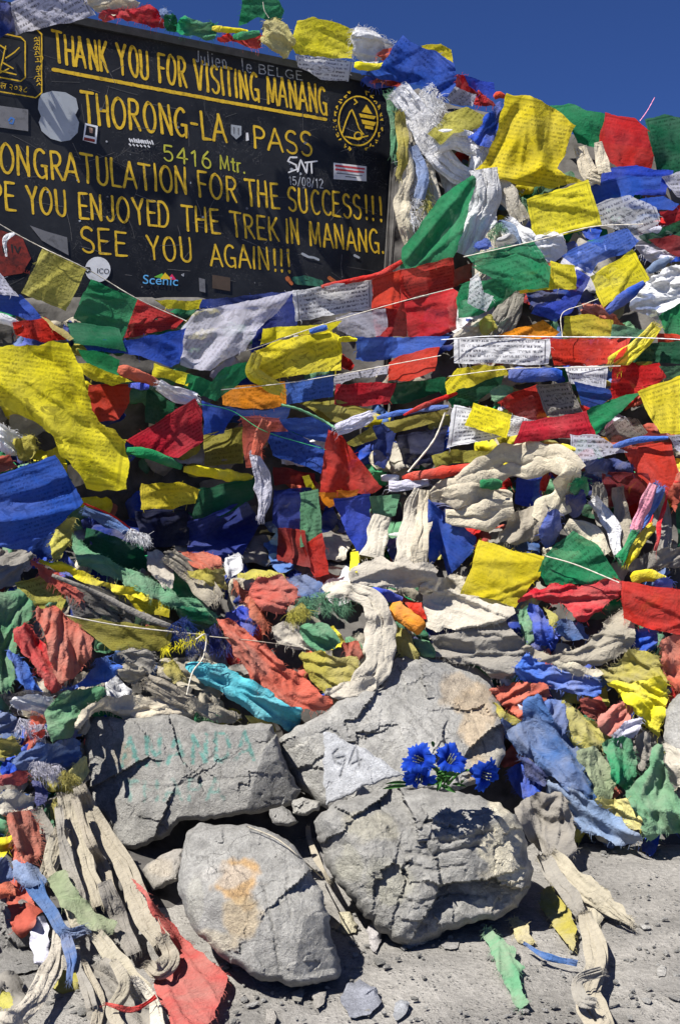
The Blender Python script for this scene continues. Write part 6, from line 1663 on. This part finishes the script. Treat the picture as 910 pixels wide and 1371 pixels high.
LOWER = '''
s|cre|o.26 w8/17/21/18/12 m3 x0 l.05 a.012|cream scarf arching over the blue cloth at the right|612,646 660,622 710,616 756,616 774,634
s|cre|o.27 w8/14/14 m2 x0 l.05|cream scarf end falling from the arch to the beige cloth|766,624 758,656 742,680 724,704
s|cre|o.24 w6/16/19/9 m3 x0 l.05 a.012|cream scarf gathered left below the arch|576,664 620,656 656,668 688,672
s|cre|o.22 w7/17/12 m3 x0 l.05|cream scarf lower fold beside the blue cloth|596,690 640,690 690,682
t|grn|o.28 w7/8/6|small green roll under the cream arch|642,648 672,648
r|bei|o.20 a.014|khaki beige cloth under the end of the cream arch|662,722 682,692 732,664 734,702 724,722 690,732
r|blu|o.20|blue folded rag right of the khaki beige cloth|728,690 744,678 753,690 746,722 730,738 722,726
r|grn|o.28|green knot of cloth at the right end of the arch|760,642 782,636 789,650 778,672 764,660
r|dblu|o.26 a.02|dark blue printed knot below the green knot|758,664 784,656 784,678 770,694 754,686
s|cre|o.20 w6/16/8 m3 x0|cream scarf falling right below the dark blue knot|758,700 790,720 812,746
r|off|o.08 a.02|cream cloth spread beneath the upper yellow square at the right|556,786 600,768 650,780 690,812 660,830 590,826
r|gry|o.10|grey ribbed cloth at the right edge under the grey bundles|832,757 870,738 935,730 935,754 880,762 850,770
t|yel|o.16 w7/9/7|mustard roll over the grey ribbed cloth|844,776 866,770 890,776
r|blu|o.16|blue scrap beside the mustard roll|876,778 900,774 900,792 880,792
f|yel|o.22 x.3|plain yellow flag lying on the pile below the blue cloth|641,722 686,738 729,744 722,770 690,812 650,800 615,796 630,760
g|grn|o.22 h.12|green sheer flag right of the plain yellow flag|728,742 766,711 800,730 818,758 830,777 790,783 730,783 720,766
c|off|o.24 w1.4|pale cord through the green sheer flag|728,744 770,756 828,780
r|fgrn|o.06|green tufted rag below the red drape|690,816 710,810 718,848 698,848
r|blu|o.08 a.02|blue twisted rag below the red drape|704,810 724,810 746,850 736,866 716,858
r|dyel|o.09|mustard scrap below the red drape|726,812 746,822 750,838 738,842
r|fblu|o.06|faded blue rag right of the mustard scrap|742,826 780,834 790,860 750,856
r|blu|o.08|blue rag between grey drape and red flag|844,846 870,834 886,846 878,872 848,876
r|fgrn|o.06|green strip hanging under the red orange flag|876,850 890,846 894,890 880,886
r|fred|o.06 x1.2|frayed red rag at the right edge low on the pile|886,850 935,850 935,930 898,922 882,882
r|red|o.14 a.014 l.07|red drape stretched right of the plain yellow flag|690,806 712,788 740,783 780,782 831,775 833,797 800,821 778,834 760,815 720,801|.025,9:695,806 740,796 830,790;-.025,8:720,808 770,806 820,800;.02,8:760,822 790,812 825,800
r|bei|o.12 a.014 l.08|big grey beige cloth draped over the right side|694,862 740,878 780,868 806,838 832,811 851,836 850,862 820,885 790,892 740,888 714,884|.03,14:700,868 760,880 830,840;-.025,10:790,870 820,830 835,818;.02,9:770,886 820,868 848,850
r|gry|o.12 a.012 l.07|grey cloth with folds just above the right end of the rear boulder|576,852 640,838 674,828 692,850 708,872 690,890 692,902 660,911 636,888 600,886 576,874|.03,10:590,850 640,862 690,850;-.03,9:590,868 640,876 700,868;.02,8:600,878 650,892 690,894
r|off|o.13 l.06|pale grey cloth between the orange roll and the plain yellow flag|560,800 600,788 640,802 694,816 672,834 620,842 574,846
f|bred|o.20 x.3 a.008|red orange flag at the right edge over the grey drape|830,777 900,789 935,790 935,852 890,847 860,839 833,827
r|dyel|o.10 x1 a.016|mustard frayed rag under the grey beige drape at the right|790,902 830,885 842,868 876,872 894,915 882,930 860,940 830,918
r|fgrn|o.06|dull green rag tucked left of the faded blue one|686,912 704,888 730,914 692,916
r|bblu|o.10 a.016 x.8|blue frayed rag lying under the grey cloth at the right|688,895 704,871 720,884 742,891 780,900 809,917 805,931 760,927 720,916 694,911
r|cre|o.05|cream strip beneath the blue frayed rag|730,884 800,892 810,908 760,902
r|red|o.12|small red rag behind the orange roll|536,800 560,806 574,828 550,818
r|fgrn|o.06|green scrap beside the orange roll|552,850 580,860 582,884 560,880
r|dyel|o.07 x1|mustard tattered strip under the orange roll|524,838 548,846 562,880 540,886 526,862
t|blu|o.14 w6/9/8|bright blue rolled flag left of the small red rag|480,794 508,796 538,804
t|ora|o.18 w9/12/13|bright orange yellow rolled flag at the pile's centre|522,812 544,826 566,844

r|gry|o.06|pale grey cloth at the left edge beside the blue flag|-40,735 38,733 43,742 22,786 -40,800
f|dblu|o.05|dark printed cloth behind the yellow knotted rag at left|26,732 82,700 88,746 50,746
r|dyel|o.10|yellow knotted rag right of the bright blue flag|76,696 102,690 98,722 76,752 68,736
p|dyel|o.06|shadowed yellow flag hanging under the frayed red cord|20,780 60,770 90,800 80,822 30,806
f|dgrn|o.08|dark olive flag under the long green band|116,706 190,730 200,766 150,758 112,736
g|gry|o.12 h.3|grey sheer flag between the yellow band and the lower panel|88,768 130,785 180,810 232,832 220,838 130,834 100,828 88,800
g|yel|o.14 h.15|yellow sheer panel hanging from the yellow band|168,796 230,808 226,826 188,822
p|dyel|o.13 h.1|mustard printed panel hanging under the grey sheer flag|86,824 234,842 226,872 150,870
r|yel|o.14 x1 a.010|yellow frayed band stretched down the left slope|46,752 80,752 110,764 150,780 201,796 198,804 150,792 100,772
r|fgrn|o.16 x.6 a.012|long green band running down the left slope|96,712 104,722 130,742 190,768 250,800 292,822 286,834 230,812 160,780 100,752
r|fred|o.12 x1.5 xl12|frayed red cord end on the left slope|38,750 60,756 90,778 114,796 108,806 70,786
t|gry|o.16 w3/4/4|grey twisted strand below the yellow band on the left|70,770 130,794 190,824 250,846
c|off|o.18 w1.5|pale cord above the mustard printed panel|80,822 150,836 232,846 276,850
r|off|o.14 w6/12/18 m4 x0|cream knotted scarf hanging at the top of the left slope|194,740 216,736 230,760 232,792 208,780
s|bei|o.14 w12/16/14 l.03|beige scarf falling behind the red rag at left|226,744 258,770 290,806
r|fred|o.18|dusty red rag tied over the beige scarf|245,736 286,740 302,758 280,770 254,756
r|dyel|o.17 x1|mustard frayed rag under the dusty red one|248,762 280,764 302,760 307,792 284,786
r|whi|o.22|white knot of cloth at the left of the hollow|300,750 321,741 324,766 304,777
r|fgrn|o.08 x1 a.016|green shaggy cloth at the left edge|-30,798 20,786 50,808 42,836 20,840 30,904 0,930 -30,925
r|bblu|o.12|blue strip beside the shaggy green cloth|10,866 30,880 58,930 40,934 20,902
r|red|o.16 a.020 l.06|red folded rag at the left, nearest the blue strip|18,838 36,832 56,860 86,890 93,914 68,930 45,892 20,862|.03,6:30,840 50,880 75,920;-.03,6:40,840 62,880 84,910
r|fred|o.20 x1 a.014|large dusty red rag with frayed edges at the left|45,810 80,815 131,860 104,910 76,916 58,852|.025,8:60,815 80,860 90,912;-.02,7:80,820 95,870 100,905
r|bblu|o.12 a.016|blue twisted rag lying under the large dusty red one|72,930 112,912 130,888 167,889 152,912 120,918
u|bblu|o.14 w10 xl16 n180|blue frayed tuft on the end of the twisted rag|136,880 140,896
r|dgrn|o.02|dark green cloth in the hollow right of the mustard panel|232,806 290,826 300,850 250,850
u|dblu|o.05 w16 xl18 n300|dark blue frayed threads in the hollow right of the mustard panel|240,830 262,870
u|dblu|o.05 w14 xl18 n260|dark blue matted threads beside the long red cloth|280,840 300,870
r|gry|o.12 x1.3|grey shaggy rag above the lettered boulder|152,872 200,868 211,890 202,908 176,886
r|bei|o.10 a.016|small beige wad left of the grey shaggy rag|156,899 170,886 193,892 197,908 176,918
r|bei|o.10 a.02|crumpled beige wad right of the grey shaggy rag|196,906 226,898 243,926 226,934 198,924
r|dyel|o.12 x1.5|mustard tuft above the crumpled beige wad|216,888 232,880 246,906 232,918
u|yel|o.14 w6 xl16 n90|yellow loose threads beside the pale cord|216,872 250,856 276,846
r|blu|o.08 x1.2|blue tuft at the upper end of the long red cloth|298,822 330,811 347,832 340,852 308,848
r|rust|o.10 x1.5 xl12|orange frayed strip left of the faded red square rag|308,774 336,794 362,832 354,856 334,818
r|fblu|o.10 x1 a.018|blue frayed rag behind the faded red square rag|378,776 402,768 432,778 434,797 398,803
r|fred|o.18 x1.2 a.010|faded red square rag lying at the centre left|330,792 350,770 380,770 404,794 373,827 348,816
r|off|o.10|white cloth left of the green faded rag|360,842 386,830 422,856 428,872 380,867
u|fgrn|o.14 w16 xl20 n420|grass green bundle of frayed threads at the centre|404,812 436,804 470,806
u|dyel|o.15 w9 xl18 n220|mustard bundle of frayed threads beside the green one|388,826 408,812
r|fgrn|o.14 x.2|faded green rag above the mustard square rag|396,842 432,831 460,858 442,872 420,871
r|rust|o.10 a.02|brown wad of cloth right of the faded green rag|456,864 478,856 486,880 466,890
r|off|o.14 a.014|cream rag between the blue frayed rag and the long white scarf|430,782 466,774 482,796 460,802 436,800
r|dyel|o.16 x.3 a.012|mustard square rag above the rear boulder|398,870 432,872 482,882 472,918 440,932 410,906
r|fred|o.18 a.022 l.05 d40|long dusty red cloth folded down towards the turquoise roll|288,826 312,832 352,862 402,905 450,940 432,953 380,948 348,922 318,882|.03,8:300,840 340,880 380,930;-.03,7:310,838 350,875 400,925;.028,7:320,840 370,885 430,930;-.025,6:330,848 385,890 445,938
s|off|o.20 w10/18/19/15 m4 l.035 a.012|long white scarf bending down over the mustard square rag|470,790 500,806 510,850 502,896 478,926
r|off|o.18|white scarf foot spread by the mustard square rag|430,930 478,905 506,906 500,928 462,940

f|blu|o.10|blue flag at the left edge under the white printed strip|-30,392 30,396 57,424 50,434 20,422 -30,410
p|lil|o.12|white and blue flag at the left edge touching the signboard|-30,352 0,366 27,397 -30,392
t|whi|o.18 w5/8/5 P|white printed roll at the left edge below the blue flag|-20,420 8,428 30,438
p|red|o.16|red orange flag at the left edge below the white printed roll|18,432 60,424 99,453 60,459 20,449
f|pyel|o.16|pale yellow strip beside the red orange flag at left|54,424 70,430 99,453 92,458
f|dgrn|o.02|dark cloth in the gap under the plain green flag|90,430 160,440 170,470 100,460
p|yel|o.20 t.2|yellow flag strip behind the biggest left yellow flag|100,484 120,488 179,510 150,516 125,508 112,502
r|whi|o.04|white bunched cloth beneath the biggest left yellow flag|-10,560 30,580 40,606 0,610
r|dyel|o.05|yellow ochre scrap beneath the biggest left yellow flag|14,590 46,580 56,606 30,620
r|rust|o.06|orange red scrap above the bright blue flag at the left edge|-20,604 16,612 22,628 -20,636
p|yel|o.36 a.015 l.10 d35 wob6 D8|biggest yellow flag on the left sweeping down with black print|-60,470 -20,464 40,462 91,457 104,482 112,500 119,530 132,562 170,590 172,622 168,656 116,656 111,640 85,614 58,570 -10,540 -60,520|0.067,16:-40,500 0,516 60,560 86,592 116,644;-0.057,14:60,470 100,520 125,565 165,600;0.038,12:112,500 118,540 150,580;-0.038,10:-20,560 40,580 80,620
p|blu|o.34 t.1 a.010|bright blue flag with darker upper band at the left edge|-60,655 0,636 75,609 113,672 82,702 40,737 -60,728|-.02,7:-20,676 40,666 90,655;.02,12:0,700 60,690 100,680
c|red|o.30 w2.2|red and white cord running down from the bright blue flag|112,674 150,690 186,716 200,722
s|fblu|o.22 w5/6/5|blue strip under the red and white cord|112,684 150,700 180,722
u|whi|o.28 w7 xl14 n180|white frayed knot where the red cord ends|172,712 200,722

g|gry|o.08|grey cloth at the left under the shaggy green cloth|0,930 40,924 74,930 64,957 20,960
r|whi|o.12|pale grey rag at the left above the dark blue ones|14,936 40,928 74,934 66,954 24,952
r|fblu|o.08|blue rag at the left edge above the frayed red strip|-30,952 20,954 30,985 0,998 -30,996
u|lil|o.12 w10 xl18 n200|white loose threads left of the green rag|24,968 60,980
r|dyel|o.08 x1|mustard tattered rag at the left edge|-20,990 24,984 28,1012 -10,1016
r|red|o.08|small red scrap under the green rag|38,980 60,974 62,990 44,992
r|fgrn|o.18 x.7 a.012|faded green rag hanging left of the lettered boulder|62,950 80,928 135,918 146,932 112,948 97,988 66,992|.03,8:80,932 100,950 80,985
r|cre|o.12 a.016 l.07|cream rag lying over the top of the lettered boulder|98,974 112,946 140,934 172,930 212,934 262,948 256,966 200,962 160,964 140,948 120,960 108,976|.035,9:105,970 135,940 160,955 240,955;-.03,7:130,955 150,962 200,950
s|bei|o.12 w10/12/9|beige scarf curling above the lettered boulder's right|196,912 226,926 262,944
u|grn|o.10 w7 xl12 n120|green tuft at the lettered boulder's upper right|262,958 288,962
r|bei|o.06|beige crumpled rag between turquoise roll and lettered boulder|250,930 290,944 330,962 300,970 262,958
r|dyel|o.06|mustard rag under the turquoise roll|330,955 370,970 368,990 336,972
'''
FRONT = '''
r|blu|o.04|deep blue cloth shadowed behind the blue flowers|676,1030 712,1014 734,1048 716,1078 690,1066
r|fred|o.06 x.7|dusty red rag right of the rear boulder|654,922 690,914 732,914 738,930 716,948 700,966 670,942
r|dyel|o.05|yellow strip under the dusty red rag by the boulder|660,940 690,960 706,978 690,986 668,962
r|fblu|o.05|blue strip beside the rear boulder's right end|668,955 690,975 700,1000 680,990
r|fred|o.06 a.018|small crumpled red rag below the mustard frayed rag|774,938 806,930 815,950 800,964 778,952
r|dyel|o.10 a.014|mustard cloth between the two blue rags and the green one|752,932 770,950 792,966 822,968 807,1002 790,1008 758,994 754,960|.03,9:758,940 780,975 790,1000;-.02,7:772,960 800,975
r|fblu|o.12 b.03|small blue cloth end with a frayed top near the mustard cloth|726,938 756,936 764,962 750,990 734,980
r|fblu|o.14 a.022 l.09 b.04|large denim blue cloth draped beside the flowers|698,940 706,930 722,930 734,950 740,968 770,990 782,1014 790,1040 802,1072 760,1060 724,1032 688,1004 676,980 700,962|.04,14:715,935 735,980 790,1060;-.035,12:745,960 770,1010 795,1060;.03,12:690,990 720,1010 750,1045;-.03,8:712,960 722,1000 760,1048
r|pred|o.10 a.012 l.03|faded pink striped rag among the right hand rags|798,960 836,935 853,950 822,988 800,978
r|lil|o.12 a.016|small white crumpled cloth right of the pink striped rag|818,986 840,962 860,956 860,976 838,996
r|yel|o.07 a.014|yellow mustard cloth hanging at the right end of the pile|806,912 846,914 892,904 890,962 882,988 870,978 840,942|.025,10:810,914 850,930 885,950;-.02,8:850,914 880,930
r|gry|o.04|grey strip hanging under the small white cloth|850,985 868,976 872,1010 856,1040
r|sage|o.12 a.010|sage green rag hanging above the pale yellow one|770,1008 800,998 824,1040 824,1068 798,1072 788,1040
r|grn|o.12 a.018|dark green rag gathered right of the sage one|803,996 840,984 852,1010 850,1042 838,1058 820,1042
r|off|o.06|off white cloth end at the right edge low down|884,988 930,1020 930,1062 896,1050
r|fgrn|o.18 a.020 x.6|large green rag at the right reaching the ground|836,1064 862,1030 884,990 892,1030 904,1068 932,1076 932,1112 880,1118 866,1128 848,1088|.035,10:884,996 860,1060 845,1085;-.03,8:890,1020 880,1070 880,1110;.03,10:845,1082 890,1086 930,1092
r|pyel|o.08|pale yellow rag at ground level left of the large green one|786,1068 846,1070 864,1112 834,1108
r|lblu|o.10 a.012 x.6|pale blue grey rag spread at the ground's edge|726,1040 790,1070 864,1120 840,1136 800,1119 770,1110 736,1076|.03,9:735,1050 780,1085 850,1120;-.03,7:745,1070 790,1105 840,1128
r|dblu|o.05|dark blue cloth under the denim blue one|690,1004 724,1030 734,1052 706,1046
r|gry|o.18 a.020 b.04|grey lump of cloth right of the largest boulder|686,1084 704,1070 722,1060 748,1058 762,1080 774,1130 758,1158 730,1152 706,1120|.04,14:700,1085 730,1075 755,1085;-.035,7:715,1090 735,1105 750,1100;.03,10:720,1120 750,1130 765,1120;-.03,6:716,1072 726,1084 745,1070
r|bei|o.03 a.012 l.03 q.3|beige cloth trailing on the gravel under the grey lump|716,1140 740,1146 770,1166 800,1180 828,1208 850,1232 846,1240 822,1228 806,1232 800,1246 784,1240 758,1200 734,1176
s|bei|o.06 w12/15/11/4 m4 q.3 xl12 a.014|frayed beige scarf running right from the grey lump over the gravel|734,1146 764,1174 800,1204 846,1238
s|gry|o.05 w9/12/9 m3 q.3|grey strip leading from the grey lump to the twisted scarf|728,1150 752,1190 778,1226
r|dyel|o.03 q.5 a.008|mustard cloth on the gravel right of the largest boulder|720,1196 736,1186 752,1206 768,1232 770,1272 758,1266 742,1242 728,1222
r|pyel|o.02 q.5|small pale yellow scrap on the gravel|679,1228 695,1227 706,1244 716,1262 704,1268 690,1256
r|fgrn|o.03 a.014 q.4 x.9|faded green rag lying on the gravel below the largest boulder|642,1240 654,1240 668,1256 690,1270 686,1286 706,1292 694,1300 700,1326 706,1346 692,1350 676,1318 664,1296 654,1266
s|fblu|o.03 w2/5/4 q.4|blue twisted strip on the gravel beside the green rag|700,1262 736,1282 776,1292
s|bei|o.05 w9/16/15/18/17 m5 q.3 l.03 a.016|grey beige scarf twisted down the gravel at the right|782,1222 792,1256 798,1290 788,1330 806,1380
s|gry|o.05 w6/8/6 q.3|grey coil at the left of the twisted gravel scarf|806,1300 774,1314 778,1338 800,1344

r|fblu|o.08 a.016|denim blue rag left of the lettered boulder|14,1020 45,996 106,990 110,1012 90,1033 60,1022 30,1032
u|lil|o.12 w12 xl20 n260|white frayed bundle below the denim blue rag|44,1026 80,1034
r|pyel|o.12|yellow knot at the lettered boulder's left side|84,1048 92,1030 116,1010 120,1036 102,1062
u|dyel|o.13 w9 xl16 n200|mustard frayed threads around the yellow knot|84,1036 104,1046
r|red|o.06 x.8|red frayed strip at the left edge beside the grey bundle|-20,1042 38,1030 32,1050 -20,1056
r|off|o.06 l.03|off white bundle at the left edge|-20,1068 20,1058 48,1068 42,1086 -20,1094
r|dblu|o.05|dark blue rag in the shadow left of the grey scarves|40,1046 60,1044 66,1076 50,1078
s|gry|o.06 w7/9/8|grey scarf end beside the rust red rag|50,1084 62,1110 66,1140
r|rust|o.10 x2 xl14|rust red rag with a fringed bottom at the left|6,1094 40,1084 57,1116 50,1158 26,1150
r|dyel|o.05|mustard scrap between the grey scarves|68,1072 78,1066 80,1096 70,1096
s|bei|o.10 w12/15/17/14 l.02 a.010|grey beige scarf hanging straight down left of the lettered boulder|88,1064 96,1110 114,1166 132,1216
s|bei|o.14 w9/13/15/16/14 l.02 a.010|long grey scarf slanting down beside the lettered boulder|106,1052 134,1110 170,1166 190,1220 218,1262
s|bei|o.08 w10/12/8 l.02|short grey scarf fanning left at the boulder's foot|84,1110 70,1150 58,1176
s|bei|o.07 w4/6/6 m3 q.3|thin twisted strand between the two grey scarves|100,1066 118,1120 146,1180 160,1236
s|gry|o.06 w5/7/6 m3 q.3|thin dark strand left of the grey scarves|78,1080 84,1130 104,1190 120,1250
s|bei|o.09 w4/6/5 m3 q.3|thin strand wound beside the sage green rag|70,1120 66,1160 90,1210 104,1250
r|sal|o.05 a.007 b.01 l.08 q.1|pink red cloth strip and flap at the bottom left|176,1176 188,1184 204,1206 240,1250 302,1302 303,1322 276,1385 236,1385 200,1310 226,1280 222,1256
s|bei|o.12 w8/12/13/8 l.02|grey scarf loop curling back over the pink red cloth|216,1252 228,1280 212,1300 196,1290
s|gry|o.07 w9/12/10 l.02|dark grey scarf under the long grey one|140,1180 160,1230 180,1280
s|bei|o.10 w10/13/11 l.02|grey scarf running down to the bottom left bundle|128,1250 160,1290 196,1330
r|gry|o.04 a.02 q.3|crumpled grey bundle at the bottom left|104,1300 150,1280 190,1320 222,1350 232,1390 130,1390 112,1340
s|bei|o.07 w5/8/7 m3 q.3|thin grey strand folded across the crumpled bundle|112,1290 130,1330 128,1376
s|bei|o.08 w6/9/9 m3 q.3|grey strand looping through the crumpled bundle|150,1286 168,1318 150,1352 166,1384
s|off|o.09 w5/8/8 m3 q.3|pale strand at the right of the crumpled bundle|180,1310 204,1340 214,1384
s|gry|o.05 w5/6/5 q.3|dark strand left of the crumpled bundle|100,1262 106,1300 126,1350
s|red|o.14 w2/4/4|red strip across the crumpled grey bundle|142,1344 176,1352 214,1334
s|off|o.08 w8/13/12/14 m4 q.3|cream scarf running to the bottom left corner|80,1246 72,1290 46,1340 -6,1378
s|fblu|o.14 w8/10/8/6|blue sash slanting across the grey scarves|30,1158 56,1202 86,1246 118,1244
s|fblu|o.12 w6/7/5|blue sash tail hanging down|88,1250 94,1284 92,1316
r|sage|o.16 a.018|sage green rag knotted round the grey scarves|58,1178 76,1164 92,1166 102,1196 130,1222 157,1232 150,1254 116,1242 84,1216
r|fblu|o.08|dark blue rag above the left edge boulder|-20,1146 16,1150 18,1180 -20,1186
r|lblu|o.08|blue grey rag beside the sage green one|14,1150 50,1160 64,1180 40,1190 22,1180
r|fred|o.10|small red rag on top of the left edge boulder|-20,1186 20,1182 22,1200 -20,1206
r|dyel|o.04|mustard scrap in shadow below the left edge boulder|0,1330 14,1326 18,1348 2,1352
r|off|o.02|pale cloth at the bottom left corner|-20,1362 20,1352 40,1378 -20,1390
c|bei|o.02 w1.6|dry grey twig like strand on the gap between the front boulders|330,1106 372,1124 410,1156 432,1176
s|bei|o.03 w3/4/3|dry grey root like strands above the gap between front boulders|412,1106 420,1140 440,1180
'''
CORDS = '''
c|off|o.36 w.9|white cord above the red flags right of the signboard|330,470 440,432 536,404 606,386
c|whi|o.46 w1.1|white cord carrying the scroll like flag|590,455 660,450 740,451 850,452 935,456
c|off|o.40 w1.0|pale cord carrying the blue rolled flag|600,504 680,494 760,492 830,490
c|off|o.34 w1.0|pale cord carrying the red printed flag|296,522 382,513 450,502 590,476
c|off|o.42 w1.2|white cord above the green square flag|620,344 714,323 790,304 860,300
c|off|o.40 w.9|white loop of cord right of the drooping green flag|752,450 752,420 780,408 800,400
c|grn|o.10 w.8|thin green cord on the left string of flags|262,540 310,550 356,578 436,602
c|pnk|o.10 w.9|pink loose thread sticking up from the crest|856,162 866,148 876,130
c|off|S o.10 w.8|loose white thread on the standing green flag|352,2 354,14 360,24
c|off|o.20 w1.5|grey cord trailing over the dark blue matted threads|262,856 276,850 272,880 258,900 250,930
c|bei|o.16 w1.0|pale cord crossing the long red cloth|280,852 340,858 400,866
'''

# ------------------------------------------------------------------ put it together, back to front
ground()
signboard()
cairn_core()
heap_underlay()
lay(TOP)
lay(UPPER)
lay(MIDDLE)
lay(LOWER)
turquoise_roll()
rocks_back()
rocks_front()
lay(FRONT)
lay(CORDS)
flowers()
gravel()
